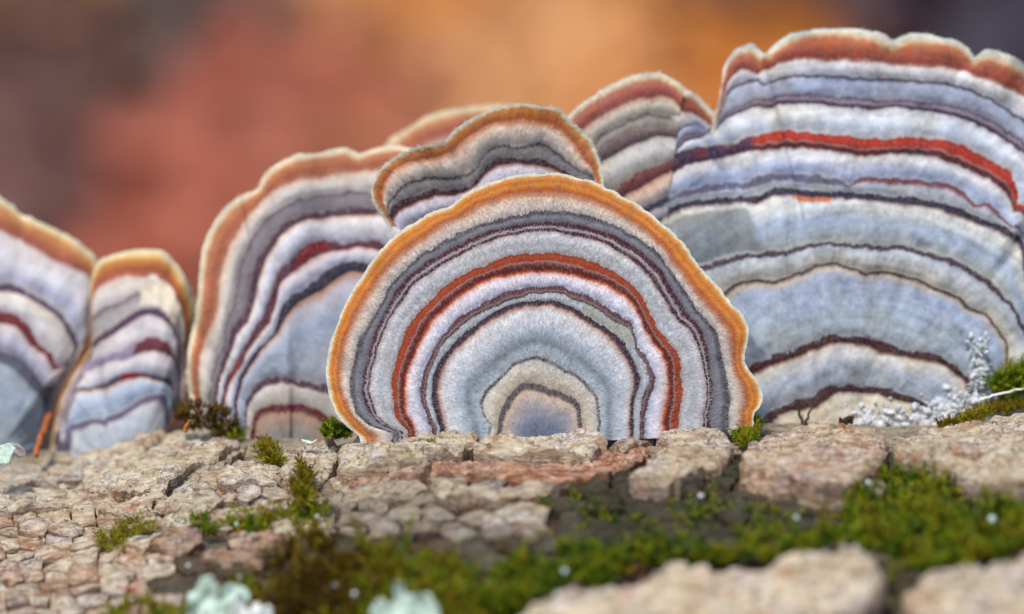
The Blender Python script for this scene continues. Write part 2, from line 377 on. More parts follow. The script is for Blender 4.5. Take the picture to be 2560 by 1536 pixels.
def bark_piece(name, poly_xs, th, step, seed, tone=1.0, green=0.0, rust=0.0, rough=1.0, tilt=0.0, steps=3, amp=0.35, dome=0.0, lift=0.0):
    Q = refine(poly_xs, step, amp, seed)
    lo, hi = Q.min(0), Q.max(0)
    gx, gy = np.meshgrid(np.arange(lo[0], hi[0], step), np.arange(lo[1], hi[1], step))
    gx = gx.ravel() + rng.uniform(-.3, .3, gx.size) * step; gy = gy.ravel() + rng.uniform(-.3, .3, gy.size) * step
    k = in_poly(Q, gx, gy); gx, gy = gx[k], gy[k]
    if len(gx):
        k = edge_dist(Q, gx, gy) > step * 0.55; gx, gy = gx[k], gy[k]
    pts = np.concatenate([Q, np.stack([gx, gy], 1)])
    n = len(Q)
    try:
        r = delaunay_2d_cdt([Vector(p) for p in pts], [], [list(range(n))], 1, 1e-5)
    except Exception:
        return None
    P = np.array([[v.x, v.y] for v in r[0]]); T = [list(f) for f in r[2]]
    if len(P) < 3 or not T: return None
    d = edge_dist(Q, P[:, 0], P[:, 1])
    x, s = P[:, 0], P[:, 1]
    prof = 0.80 + 0.20 * sstep(0, 0.5, d)
    f1 = fbm(x * 0.22, s * 0.55, 4, seed); f2 = fbm(x * 0.9, s * 1.6, 3, seed + 3)
    lm_ = fbm(x * 0.12, s * 1.5 + 0.15 * x, 3, seed + 9) * 4; lamr = np.floor(lm_) * 0.5 + 0.5 * sstep(0.6, 1.0, lm_ - np.floor(lm_))
    ter = f1 * steps; tq = np.floor(ter) + sstep(0.72, 1.0, ter - np.floor(ter))
    h = th * prof + rough * (0.42 * tq / 1.0 * (1 if steps else 0) + 0.30 * f2 + 0.22 * lamr) + tilt * (s - s.mean()) + dome * sstep(0, 3.5, d) + lift
    # edges used once form the rim; the rim drops to an undercut ring
    cnt = {}
    for f in T:
        for a, b in zip(f, f[1:] + f[:1]): cnt[(a, b)] = 1
    rim = [(a, b) for (a, b) in cnt if (b, a) not in cnt]
    V = surf(x, s, h); cx, cs = x.mean(), s.mean()
    used = sorted({a for e in rim for a in e}); mp = {v: len(P) + i for i, v in enumerate(used)}
    ui = np.array(used)
    lowx = x[ui] + (cx - x[ui]) * 0.02; lows = s[ui] + (cs - s[ui]) * 0.02
    Vb = surf(lowx, lows, np.full(len(ui), -0.9))
    nrm_flip = False
    V = np.concatenate([V, Vb])
    # orientation: outward normal
    f0 = T[0]; nn = np.cross(V[f0[1]] - V[f0[0]], V[f0[2]] - V[f0[0]])
    if nn @ surf_n(s[f0[0]]) < 0: T = [f[::-1] for f in T]; rim = [(b, a) for a, b in rim]
    F = T + [[b, a, mp[a], mp[b]] for a, b in rim]
    rimv = np.concatenate([np.clip(1 - d / 0.35, 0, 1) * 0.55, np.ones(len(ui))])
    org = surf(np.array(cx), np.array(cs), 0.0)
    o = mesh_obj(name, V, F, BARK, log, {'rim': rimv}, origin=org)
    o.data.set_sharp_from_angle(angle=R_(38))
    o['tone'] = float(tone); o['green'] = float(green); o['rust'] = float(rust)
    return o

def px_poly(poly, h=0.0):
    P = np.asarray(poly, float); x, s = hit(P[:, 0], P[:, 1], h); return np.stack([x, s], 1)

HERO = [  # polygon in photo pixels, thickness mm, tone, green, rust, tilt, dome
 ([(-60,1158),(60,1148),(150,1140),(240,1128),(300,1122),(335,1150),(270,1185),(160,1196),(70,1212),(-60,1232)], 1.3, .92, .05, .0, 0, 0),
 ([(-60,1238),(70,1218),(160,1204),(235,1204),(262,1222),(232,1246),(140,1262),(60,1270),(-60,1276)], 1.3, .98, 0, .05, 0, 0),
 ([(195,1136),(260,1110),(340,1098),(450,1082),(512,1066),(560,1074),(602,1086),(592,1102),(545,1126),(484,1152),(446,1186),(404,1212),(372,1207),(340,1217),(300,1226),(250,1216),(205,1200),(205,1162)], 2.3, 1.0, .0, .0, .02, 0.3),
 ([(322,1090),(338,1064),(384,1060),(420,1068),(414,1084),(394,1098),(362,1106),(345,1098)], 3.2, .95, 0, .1, .0, 0),
 ([(608,1100),(618,1114),(584,1142),(545,1168),(505,1190),(470,1200),(440,1204),(455,1182),(492,1156),(552,1130)], 1.2, .86, .1, .0, 0, 0),
 ([(560,1152),(600,1142),(640,1142),(692,1152),(704,1178),(690,1204),(640,1208),(560,1214),(538,1192)], 1.3, .98, 0, .0, 0, 0),
 ([(426,1224),(475,1206),(520,1196),(540,1222),(560,1240),(520,1262),(470,1268),(420,1262),(380,1250)], 1.7, .95, .05, .0, 0, .3),
 ([(270,1232),(340,1224),(400,1216),(420,1226),(375,1254),(410,1268),(380,1290),(300,1286),(250,1262)], 1.5, .97, 0, .12, 0, .2),
 ([(388,1278),(420,1270),(470,1272),(492,1280),(480,1306),(440,1312),(395,1306)], 1.5, .98, 0, 0, 0, .4),
 ([(540,1262),(600,1250),(660,1242),(700,1250),(690,1276),(640,1284),(590,1290),(545,1284)], 1.5, .97, 0, 0, 0, .3),
 ([(700,1118),(760,1106),(830,1092),(850,1104),(838,1140),(830,1160),(800,1186),(760,1192),(722,1182),(694,1152)], 2.2, 1.0, .05, 0, 0, .2),
 ([(850,1102),(900,1087),(1000,1077),(1046,1070),(1100,1066),(1182,1062),(1196,1090),(1150,1116),(1062,1136),(1000,1146),(900,1166),(852,1168),(840,1132)], 2.6, 1.02, .1, 0, .02, .2),
 ([(1184,1066),(1280,1060),(1400,1055),(1450,1060),(1500,1080),(1520,1106),(1480,1122),(1380,1126),(1250,1130),(1190,1120)], 2.6, 1.06, 0, 0, .02, .2),
 ([(850,1182),(900,1176),(1000,1156),(1070,1146),(1120,1150),(1060,1176),(980,1190),(900,1200),(855,1200)], 1.6, .95, 0, .55, 0, 0),
 ([(1080,1150),(1200,1138),(1320,1134),(1480,1132),(1560,1114),(1636,1100),(1600,1150),(1520,1186),(1390,1204),(1250,1200),(1150,1190),(1080,1176)], 1.5, .98, 0, .85, .03, 0),
 ([(1484,1058),(1560,1046),(1640,1040),(1656,1062),(1634,1090),(1560,1108),(1514,1086)], 2.2, .92, .15, .35, 0, .2),
 ([(1666,1046),(1740,1044),(1800,1060),(1832,1090),(1832,1122),(1800,1150),(1762,1154),(1742,1172),(1692,1196),(1620,1208),(1572,1192),(1622,1150),(1682,1100),(1646,1076)], 2.8, 1.0, 0, .12, .04, .4),
 ([(1848,1142),(1882,1086),(1922,1070),(2000,1060),(2100,1062),(2172,1074),(2226,1090),(2212,1130),(2198,1160),(2160,1190),(2110,1210),(2060,1210),(2000,1196),(1940,1172),(1882,1156)], 3.0, 1.0, 0, .3, .05, .3),
 ([(2236,1090),(2300,1066),(2400,1050),(2480,1032),(2600,1024),(2640,1130),(2600,1214),(2500,1214),(2440,1190),(2370,1166),(2320,1152),(2270,1150),(2236,1140)], 3.0, 1.0, .05, .12, .05, .3),
 ([(1844,1186),(1880,1172),(1960,1192),(2012,1216),(1980,1240),(1900,1226),(1850,1210)], 1.4, .85, .1, .5, 0, 0),
 ([(1990,1222),(2080,1222),(2180,1206),(2220,1214),(2200,1250),(2100,1262),(2000,1252)], 1.2, .7, .45, .1, 0, 0),
 ([(505,1372),(560,1346),(620,1330),(680,1324),(722,1340),(712,1382),(650,1402),(560,1398),(500,1392)], 1.9, .85, 0, .6, 0, .6),
 ([(380,1330),(420,1312),(500,1316),(512,1334),(470,1366),(420,1372),(370,1356)], 1.6, .8, 0, .5, 0, .5),
 ([(850,1206),(930,1204),(1040,1194),(1070,1214),(1030,1236),(940,1244),(860,1240)], 1.4, .85, .2, .1, 0, .2),
 ([(1200,1290),(1240,1262),(1330,1250),(1370,1262),(1356,1300),(1280,1312),(1210,1310)], 1.6, .92, .0, .0, 0, .4),
 ([(1080,1210),(1200,1206),(1330,1212),(1400,1222),(1340,1242),(1220,1250),(1090,1240)], 1.4, .98, .15, .1, 0, .2),
 ([(1220,1570),(1300,1502),(1400,1462),(1540,1442),(1620,1412),(1720,1388),(1760,1380),(1790,1400),(1900,1382),(2000,1366),(2100,1360),(2170,1350),(2192,1390),(2222,1420),(2212,1462),(2180,1500),(2100,1532),(2060,1640),(1340,1640)], 6.0, 1.2, 0, .06, .05, .8),
 ([(2262,1452),(2332,1412),(2420,1382),(2472,1400),(2560,1340),(2640,1300),(2640,1640),(2350,1640),(2300,1520)], 6.0, 1.18, 0, .1, .05, .8),
]
hero_px = []
for i, (poly, th, tone, green, rust, tilt, dome) in enumerate(HERO):
    hero_px.append(np.asarray(poly, float))
    big = th > 5
    bark_piece('bark_plate', px_poly(poly, th), th, 0.55 if big else 0.34, 100 + i * 13, tone, green, rust, 1.9 if big else 1.25, tilt, 3, 0.55, dome * 0.4)

def clip(poly, a, b):
    """keep the side of the bisector of a, b that holds a"""
    m = (a + b) / 2; n = b - a; out = []
    for p, q in zip(poly, np.roll(poly, -1, 0)):
        dp, dq = (p - m) @ n, (q - m) @ n
        if dp <= 0: out.append(p)
        if (dp < 0) != (dq < 0) and dp != dq: out.append(p + (q - p) * dp / (dp - dq))
    return np.array(out)
def seeds():
    out = []
    def block(x0, x1, y0, y1, sx, sy, tag_):
        r = 0; y = y0
        while y < y1:
            x = x0 + (r % 2) * sx * 0.5
            while x < x1:
                out.append((x + rng.uniform(-.3, .3) * sx, y + rng.uniform(-.14, .14) * sy, tag_)); x += sx * rng.uniform(0.7, 1.35)
            y += sy; r += 1
    block(-60, 430, 1285, 1620, 66, 30, 0)
    block(-60, 60, 1276, 1290, 60, 30, 0)
    block(450, 820, 1190, 1330, 74, 34, 1)
    block(820, 1340, 1205, 1345, 90, 38, 2)
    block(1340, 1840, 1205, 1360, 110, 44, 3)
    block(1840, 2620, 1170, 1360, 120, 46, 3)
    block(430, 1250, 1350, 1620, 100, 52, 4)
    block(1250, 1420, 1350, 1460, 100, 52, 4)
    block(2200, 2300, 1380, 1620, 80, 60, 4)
    return np.array(out)
SD = seeds(); asp = np.array([1.0, 1.8]); C2 = SD[:, :2] * asp
count = 0
for i in range(len(SD)):
    p = SD[i]
    if any(in_poly(h, np.array([p[0]]), np.array([p[1]]))[0] for h in hero_px): continue
    d2 = np.hypot(*(C2 - C2[i]).T); near = np.argsort(d2)[1:16]
    poly = np.array([(-90, -60), (90, -60), (90, 60), (-90, 60)], float) * 1.3 + C2[i]
    for j in near: poly = clip(poly, C2[i], C2[j])
    if len(poly) < 3: continue
    c = poly.mean(0); poly = c + (poly - c) * (0.985 if p[2] < 2 else 0.95)
    kind = int(p[2]); poly = poly / asp
    tone = [1.02, 0.98, 0.66, 0.2, 0.28][kind] * rng.uniform(0.92, 1.05)  # low tones: dark mossy bark, plus shade under the plates put into colour
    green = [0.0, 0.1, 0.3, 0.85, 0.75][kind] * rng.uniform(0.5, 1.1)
    rust = max(0, [0.25, 0.15, 0.15, 0.1, 0.3][kind] * rng.uniform(-0.6, 2.2))
    th = rng.uniform(0.6, 1.15)
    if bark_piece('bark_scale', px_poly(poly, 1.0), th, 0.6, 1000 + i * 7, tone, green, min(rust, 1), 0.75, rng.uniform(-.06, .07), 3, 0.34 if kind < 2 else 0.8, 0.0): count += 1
print('bark scales', count)

# ------------------------------------------------------------------ bracket mushrooms
def z1(p): return [(780 + x / 2.1198, 400 + y / 2.1198) for x, y in p]
def z2(p): return [(x / 2.0056, 440 + y / 2.0056) for x, y in p]
def z3(p): return [(400 + x / 2.1328, 220 + y / 2.1328) for x, y in p]
def z4(p): return [(1380 + x / 2.0966, 40 + y / 2.0966) for x, y in p]
def z5(p): return [(1640 + x / 2.1826, 440 + y / 2.1826) for x, y in p]

def build_cap(label, contours, centre, depth, bands, relief, creases=(), patches=(), N=420, hair_n=0, hair_w=None, hair_len=0.42,
              dome=2.0, wave=0.35, seed=1, sub=9.0, smooth=2.0, lean=0.0, fuzz=1.0, mottle=0.25, thick=1.3, slope=(0, 0), edge_mm=0.16, jag=1.0, drop=60, alb=0.78, bulge=0.16):
    cx, cy = centre; T = len(contours)
    def deg(p):
        a = math.degrees(math.atan2(cy - p[1], p[0] - cx)); return a + 360 if a < -100 else a
    patches = [(t0, t1, min(deg(a), deg(b)), max(deg(a), deg(b)), c_) for t0, t1, a, b, c_ in patches]
    cy = cy + drop                                              # the foot runs on down into the bark
    contours = [[(c[0][0], c[0][1] + drop)] + list(c) + [(c[-1][0], c[-1][1] + drop)] for c in contours]
    u = np.linspace(0, 1, N); PX = []; TH = []
    ker = np.exp(-0.5 * (np.arange(-8, 9) / smooth) ** 2); ker /= ker.sum()
    for k, c in enumerate(contours):
        c = np.asarray(c, float); th = np.degrees(np.arctan2(cy - c[:, 1], c[:, 0] - cx)); th = np.where(th < -100, th + 360, th)
        r = np.hypot(c[:, 0] - cx, c[:, 1] - cy)
        o = np.argsort(-th); th, r = th[o], r[o]
        tq = th[0] + u * (th[-1] - th[0])
        rq = np.interp(-tq, -th, r); rq = np.convolve(np.pad(rq, 8, mode='edge'), ker, 'valid')
        arc = np.radians(tq) * rq * KPX * FOCUS
        rq = rq + jag * (fbm(arc * 0.9 + 50, arc * 0 + k * 0.15, 3, seed) * 5.0 + fbm(arc * 3.1, arc * 0 + k * 0.9, 2, seed + 5) * 2.2)
        PX.append(np.stack([cx + rq * np.cos(np.radians(tq)), cy - rq * np.sin(np.radians(tq))], 1)); TH.append(tq)
    PX.append(np.tile(np.array([cx, cy], float), (N, 1))); TH.append(TH[-1])
    for k in range(1, len(PX)):                                # keep contours nested
        rc = np.hypot(PX[k][:, 0] - cx, PX[k][:, 1] - cy); rp = np.hypot(PX[k - 1][:, 0] - cx, PX[k - 1][:, 1] - cy)
        f = np.minimum(1, (rp - 2.0) / np.maximum(rc, 1e-3)); f = np.maximum(f, 0)[:, None]
        PX[k] = np.array([cx, cy]) + (PX[k] - np.array([cx, cy])) * f
    rows = []; tt = []; thr = []; gr = []
    for k in range(T):
        a, b = PX[k], PX[k + 1]; L = np.hypot(*(b - a).T); m = max(2, int(np.percentile(L, 70) / sub))
        for i in range(m):
            f = i / m; rows.append(a + (b - a) * f); tt.append(k + f); thr.append(TH[k] + (TH[k + 1] - TH[k]) * f)
            gr.append(1.0 / np.maximum(L * KPX * FOCUS, 0.25))
    rows.append(PX[-1] + (PX[-2] - PX[-1]) * 0.01); tt.append(float(T)); thr.append(TH[-1]); gr.append(gr[-1])
    G = np.array(rows); tt = np.array(tt); thr = np.array(thr); gr = np.array(gr); M = len(tt)
    rr = np.hypot(G[..., 0] - cx, G[..., 1] - cy); rho = rr / np.maximum(rr[0], 1)[None, :]
    ang = np.radians(thr)
    d = depth - dome * (1 - rho ** 2) + lean * rho + slope[0] * (G[..., 0] - cx) / 100 + slope[1] * (cy - G[..., 1]) / 100
    d = d + wave * rho ** 2 * (fbm(ang * 3.0 + seed, ang * 0 + rho, 3, seed) * 2.2 + 0.6 * fbm(ang * 11 + seed, ang * 0, 2, seed + 1))
    for (tc, w, amp, r0) in creases:                           # valleys and steps that run along a radius
        e = (thr - tc) / w; fade = sstep(r0, r0 + 0.25, rho)
        if w < 0: d = d + amp * np.where(thr > tc, np.exp(-(thr - tc) / -w), np.exp(-((thr - tc) / 0.7) ** 2)) * fade     # a step: one lobe lies behind the other
        else: d = d + amp * np.exp(-e * e) * fade - 0.45 * amp * np.exp(-((e - 1.6) / 1.2) ** 2) * fade
    rel = np.interp(tt, np.arange(len(relief)), relief)[:, None]
    fr = (tt - np.floor(tt))[:, None]; d = d - bulge * np.minimum(1.0 / gr, 4.0) * np.sin(math.pi * fr) * np.where(tt[:, None] < 2, 0.4, 1.0)   # each zone is gently convex
    d = d - rel + 0.10 * fbm(G[..., 0] * 0.05, G[..., 1] * 0.05, 3, seed + 2)
    P = pix(G[..., 0], G[..., 1], d)
    rimlen = rr[0].mean() * abs(np.radians(thr[0, -1] - thr[0, 0])) * KPX * FOCUS
    idx = np.arange(M * N).reshape(M, N)
    F = np.stack([idx[:-1, :-1].ravel(), idx[1:, :-1].ravel(), idx[1:, 1:].ravel(), idx[:-1, 1:].ravel()], 1)
    at = {'band': np.repeat(tt, N), 'around': np.tile(u * rimlen, M) , 'grad': gr.ravel(), 'radius': (rr * KPX * FOCUS).ravel(), 'angle': thr.ravel()}
    base = P[-1].mean(0); root = empty('bracket_mushroom', base); tag(root, label, 'mushroom', None)
    mat = cap_material('cap_bands', T, bands, patches, fuzz=fuzz, mottle=mottle, edge_mm=edge_mm, ALB=alb)
    mesh_obj('cap', P.reshape(-1, 3), F, mat, root, at, origin=None).location = -root.location
    # pore layer: the cream underside, set back from the cap, meeting it at the margin
    rowsel = np.unique(np.concatenate([[0, 1, 2], np.linspace(3, M - 1, 14).astype(int)])); csel = np.unique(np.linspace(0, N - 1, 140).astype(int))
    B = P[np.ix_(rowsel, csel)]; tk = thick * (0.12 + 0.88 * sstep(0, 0.4, (1 - rho[np.ix_(rowsel, csel)])))
    Bk = B + FWD * tk[..., None]; a, b = Bk.shape[:2]
    rim = P[0, csel][None] + FWD * 0.02
    Q = np.concatenate([rim, Bk]); bi = np.arange((a + 1) * b).reshape(a + 1, b)
    Fb = np.stack([bi[:-1, :-1].ravel(), bi[:-1, 1:].ravel(), bi[1:, 1:].ravel(), bi[1:, :-1].ravel()], 1)
    mesh_obj('pore_layer', Q.reshape(-1, 3), Fb, PORE, root).location = -root.location
    if hair_n:
        n = hair_n * 3
        ri = rng.integers(0, M - 2, n); ci = rng.integers(0, N - 2, n)
        # rows are unevenly long: weight by cell area
        e1 = np.linalg.norm(P[ri + 1, ci] - P[ri, ci], axis=1) * np.linalg.norm(P[ri, ci + 1] - P[ri, ci], axis=1)
        w = np.interp(tt[ri], hair_w[0], hair_w[1]) if hair_w is not None else np.ones(n)
        p = e1 * w; keep = rng.random(n) < p / np.percentile(p, 97) ; ri, ci = ri[keep], ci[keep]
        k = len(ri); f1, f2 = rng.random(k)[:, None], rng.random(k)[:, None]
        root_p = P[ri, ci] * (1 - f1) * (1 - f2) + P[ri + 1, ci] * f1 * (1 - f2) + P[ri, ci + 1] * (1 - f1) * f2 + P[ri + 1, ci + 1] * f1 * f2
        rad = P[ri, ci] - P[ri + 1, ci]; rad /= np.linalg.norm(rad, axis=1)[:, None] + 1e-9
        tan = P[ri, ci + 1] - P[ri, ci]; tan /= np.linalg.norm(tan, axis=1)[:, None] + 1e-9
        nor = np.cross(rad, tan); nor *= np.sign(-(nor @ FWD))[:, None]
        dr = rad * rng.uniform(0.6, 1.0, (k, 1)) + tan * rng.normal(0, 0.30, (k, 1)) + nor * rng.uniform(0.05, 0.45, (k, 1))
        dr /= np.linalg.norm(dr, axis=1)[:, None]
        L = hair_len * rng.uniform(0.5, 1.3, (k, 1)); wd = rng.uniform(0.014, 0.026, (k, 1))
        side = np.cross(dr, FWD); side /= np.linalg.norm(side, axis=1)[:, None] + 1e-9
        bend = tan * rng.normal(0, 0.25, (k, 1))
        mid = root_p + dr * L * 0.55; tip = root_p + (dr + bend) * L
        HV = np.stack([root_p - side * wd, root_p + side * wd, mid + side * wd * .8, mid - side * wd * .8, tip], 1).reshape(-1, 3)
        b0 = np.arange(k) * 5
        HF = [q for b_ in b0.tolist() for q in ([b_, b_ + 1, b_ + 2, b_ + 3], [b_ + 3, b_ + 2, b_ + 4])]
        rep = lambda a_: np.repeat(a_, 5)
        hm = cap_material('cap_hair', T, bands, patches, hair=True, fuzz=fuzz, mottle=mottle, ALB=alb)
        ho = mesh_obj('velvet_hair', HV, HF, hm, root, {'band': rep(tt[ri]), 'around': rep(u[ci] * rimlen), 'grad': rep(gr[ri, ci]), 'radius': rep(rr[ri, ci] * KPX * FOCUS), 'angle': rep(thr[ri, ci])})
        ho.location = -root.location; ho['kind'] = 'stuff'
    return root, P, tt

# ---- the front bracket
E = [
 [(260,1470),(190,1420),(130,1350),(95,1280),(80,1200),(72,1130),(80,1050),(95,960),(120,890),(160,800),(200,720),(250,640),(300,560),(350,490),(420,420),(500,360),(590,300),(660,265),(730,245),(800,190),(870,150),(950,115),(1050,88),(1150,75),(1250,70),(1350,78),(1420,95),(1500,120),(1560,145),(1640,190),(1740,245),(1830,320),(1920,385),(1960,430),(2000,490),(2060,560),(2080,600),(2150,660),(2220,760),(2290,830),(2312,880),(2315,950),(2295,1030),(2290,1070),(2320,1120),(2365,1170),(2388,1240),(2384,1300),(2340,1345)],
 [(280,1465),(205,1405),(150,1340),(112,1270),(98,1200),(90,1130),(98,1050),(113,960),(138,890),(178,805),(216,728),(265,650),(314,572),(364,502),(432,435),(510,376),(598,318),(668,283),(738,263),(808,208),(876,168),(954,133),(1052,106),(1150,93),(1250,88),(1348,96),(1415,113),(1493,137),(1552,162),(1630,206),(1728,262),(1816,335),(1903,400),(1943,444),(1983,503),(2042,572),(2064,612),(2134,674),(2202,772),(2270,840),(2292,885),(2296,950),(2278,1030),(2272,1072),(2300,1128),(2342,1178),(2364,1240),(2360,1300),(2330,1335)],
 [(330,1460),(260,1390),(200,1320),(165,1250),(150,1180),(150,1110),(162,1030),(185,940),(215,870),(250,800),(290,730),(340,660),(395,580),(450,520),(520,465),(600,410),(690,350),(780,305),(860,260),(950,220),(1050,195),(1150,182),(1250,178),(1340,188),(1430,208),(1520,235),(1600,275),(1700,335),(1790,400),(1860,470),(1910,545),(1970,620),(2030,700),(2090,770),(2150,830),(2200,900),(2225,970),(2225,1050),(2240,1130),(2275,1190),(2290,1250),(2285,1300),(2270,1330)],
 [(430,1445),(300,1410),(235,1340),(205,1250),(205,1150),(225,1050),(255,950),(300,870),(350,790),(385,720),(430,640),(500,570),(560,520),(660,455),(760,400),(860,360),(950,330),(1050,300),(1150,282),(1230,275),(1330,275),(1430,290),(1520,315),(1600,350),(1700,400),(1800,460),(1860,520),(1900,590),(1960,660),(2010,750),(2060,820),(2120,880),(2155,950),(2175,1040),(2190,1130),(2205,1200),(2215,1270),(2205,1330)],
 [(450,1440),(350,1390),(295,1320),(270,1230),(275,1140),(300,1060),(320,980),(345,900),(390,800),(430,710),(490,640),(560,580),(640,530),(740,470),(850,420),(950,380),(1050,355),(1150,338),(1230,335),(1330,340),(1430,350),(1530,375),(1600,400),(1690,455),(1770,510),(1840,580),(1890,660),(1940,730),(1980,810),(2040,880),(2080,950),(2100,1040),(2110,1130),(2120,1200),(2112,1280),(2100,1335)],
 [(480,1438),(380,1390),(330,1320),(305,1230),(310,1140),(330,1060),(355,980),(390,900),(440,800),(490,730),(540,670),(610,610),(690,560),(790,505),(880,455),(980,420),(1080,395),(1180,385),(1280,388),(1380,400),(1480,420),(1560,450),(1640,500),(1720,555),(1790,630),(1840,700),(1890,780),(1930,850),(1990,900),(2040,970),(2065,1060),(2085,1150),(2095,1220),(2082,1290),(2070,1340)],
 [(500,1438),(440,1350),(425,1270),(420,1190),(430,1100),(450,1030),(480,960),(510,900),(550,830),(600,770),(660,710),(730,650),(800,610),(880,570),(960,545),(1060,515),(1160,500),(1260,495),(1360,505),(1440,525),(1520,555),(1600,600),(1680,650),(1740,710),(1770,770),(1800,830),(1840,920),(1890,970),(1930,1020),(1950,1080),(1955,1160),(1960,1230),(1945,1300),(1938,1345)],
 [(550,1435),(500,1340),(490,1270),(500,1180),(515,1110),(540,1040),(570,960),(610,900),(660,830),(720,770),(790,720),(860,680),(950,640),(1040,610),(1130,595),(1230,590),(1330,600),(1420,620),(1500,645),(1580,680),(1650,720),(1700,765),(1735,830),(1760,900),(1800,960),(1850,1020),(1880,1080),(1890,1160),(1885,1240),(1870,1300),(1862,1348)],
 [(640,1420),(590,1300),(575,1230),(580,1160),(600,1090),(630,1030),(665,980),(710,920),(770,860),(830,800),(900,760),(980,720),(1060,690),(1150,675),(1250,675),(1340,675),(1380,700),(1440,720),(1510,745),(1580,790),(1650,830),(1695,870),(1705,920),(1720,980),(1760,1030),(1790,1100),(1820,1150),(1810,1210),(1780,1270),(1760,1350)],
 [(660,1420),(615,1300),(600,1230),(610,1160),(630,1100),(660,1040),(700,980),(750,925),(810,870),(870,820),(940,790),(1010,760),(1080,735),(1160,715),(1250,710),(1330,710),(1390,745),(1450,765),(1510,790),(1570,830),(1630,870),(1680,900),(1700,950),(1720,1010),(1750,1060),(1780,1120),(1790,1170),(1770,1220),(1740,1280),(1735,1352)],
 [(680,1420),(640,1300),(640,1220),(645,1150),(665,1090),(700,1030),(750,970),(810,920),(880,865),(960,810),(1040,775),(1130,755),(1220,750),(1310,755),(1390,790),(1450,830),(1530,870),(1590,920),(1650,980),(1690,1040),(1720,1100),(1740,1160),(1725,1220),(1700,1280),(1695,1355)],
 [(710,1420),(685,1300),(680,1220),(685,1150),(710,1090),(750,1030),(800,980),(860,920),(930,870),(1000,830),(1080,800),(1160,785),(1230,780),(1310,790),(1380,825),(1440,860),(1510,900),(1570,950),(1625,1010),(1665,1070),(1690,1130),(1700,1180),(1690,1230),(1675,1280),(1672,1358)],
 [(950,1410),(910,1350),(895,1290),(915,1250),(960,1195),(1000,1150),(1050,1095),(1110,1060),(1180,1045),(1240,1055),(1300,1085),(1360,1120),(1410,1155),(1450,1190),(1490,1230),(1510,1280),(1515,1360)],
 [(990,1410),(1005,1330),(1030,1280),(1080,1220),(1110,1190),(1160,1185),(1210,1205),(1260,1225),(1320,1235),(1370,1260),(1410,1300),(1420,1370)],
]
WH = (226, 220, 214)
front_bands = [(0, (252, 242, 226)), (0.55, (244, 218, 180)), (1.0, (228, 158, 82)), (1.25, (206, 122, 48)), (1.45, (222, 146, 66)), (1.75, (190, 96, 36)),
 (2.05, (206, 140, 92)), (2.25, (214, 190, 168)), (2.6, (222, 212, 202)), (2.93, (196, 188, 182)), (2.99, (112, 98, 92)), (3.06, (62, 54, 58)), (3.25, (92, 90, 98)), (3.5, (138, 140, 150)), (3.85, (120, 116, 126)),
 (3.97, (84, 60, 68)), (4.05, (74, 40, 52)), (4.35, (82, 48, 58)), (4.48, (178, 170, 174)), (4.58, (150, 134, 140)), (4.66, (74, 42, 50)), (4.92, (84, 48, 54)), (5.03, (186, 176, 178)), (5.2, (206, 208, 212)), (5.5, (176, 182, 188)), (5.75, (196, 198, 202)), (5.95, (168, 164, 164)),
 (6.0, (134, 52, 34)), (6.1, (164, 72, 38)), (6.38, (154, 62, 36)), (6.47, (176, 130, 118)), (6.53, (116, 52, 44)), (6.8, (94, 42, 44)), (6.9, (150, 66, 40)), (7.0, (196, 104, 62)), (7.1, (216, 178, 168)), (7.25, (230, 224, 232)), (7.6, (222, 220, 232)), (7.85, (184, 192, 214)), (7.97, (150, 140, 152)),
 (8.03, (92, 58, 60)), (8.45, (110, 76, 76)), (8.62, (142, 128, 134)), (8.75, (92, 60, 64)), (8.97, (98, 70, 74)), (9.06, (176, 180, 184)), (9.5, (190, 200, 206)), (9.9, (146, 146, 152)), (9.98, (66, 54, 66)), (10.1, (58, 46, 58)), (10.6, (74, 58, 70)), (10.8, (150, 104, 86)), (11.0, (196, 168, 152)), (11.08, (216, 218, 222)),
 (11.3, (206, 212, 220)), (11.5, (178, 190, 204)), (11.68, (142, 152, 162)), (11.8, (170, 186, 198)), (11.95, (190, 200, 206)), (11.985, (62, 50, 56)), (12.06, (70, 54, 58)), (12.12, (206, 206, 198)), (12.5, (214, 208, 192)), (12.9, (196, 184, 164)), (12.98, (74, 52, 58)), (13.07, (78, 54, 60)), (13.12, (214, 192, 170)), (13.3, (176, 170, 176)), (13.55, (120, 132, 166)), (14, (96, 108, 138))]
front_relief = [0.0, 0.02, 0.10, 0.05, 0.0, 0.12, 0.05, 0.12, 0.06, 0.15, 0.06, 0.12, 0.08, 0.05, 0.0]
hw_t = [0, 1.7, 2.1, 2.9, 2.99, 3.02, 3.4, 3.9, 4.0, 4.3, 4.4, 4.6, 4.66, 4.95, 5.02, 5.9, 6.0, 6.4, 6.45, 6.5, 6.6, 7.0, 7.1, 7.9, 8.0, 8.95, 9.1, 9.9, 10, 10.8, 11.05, 14]
hw_v = [0, .1, 1.2, 1.5, 1.2, .25, .4, .4, .1, .1, 1.2, 1.2, .1, .1, .8, .8, .06, .06, .7, .7, .06, .1, .8, .8, .15, .2, .7, .7, .1, .15, 1, 1]
hw = (hw_t, hw_v)
build_cap('sharply focused velvety bracket with complete orange rim and brick red ring, standing free in front', [z1(c) for c in E], z1([(1225, 1425)])[0], 0.6, front_bands, front_relief,
          patches=[(8.95, 9.9, (1440, 765), (1550, 835), (190, 190, 178))], N=760, hair_n=52000, hair_w=hw, dome=1.2, wave=0.28, seed=3, sub=6.0, lean=-0.2, mottle=0.2, alb=0.83, bulge=0.06)

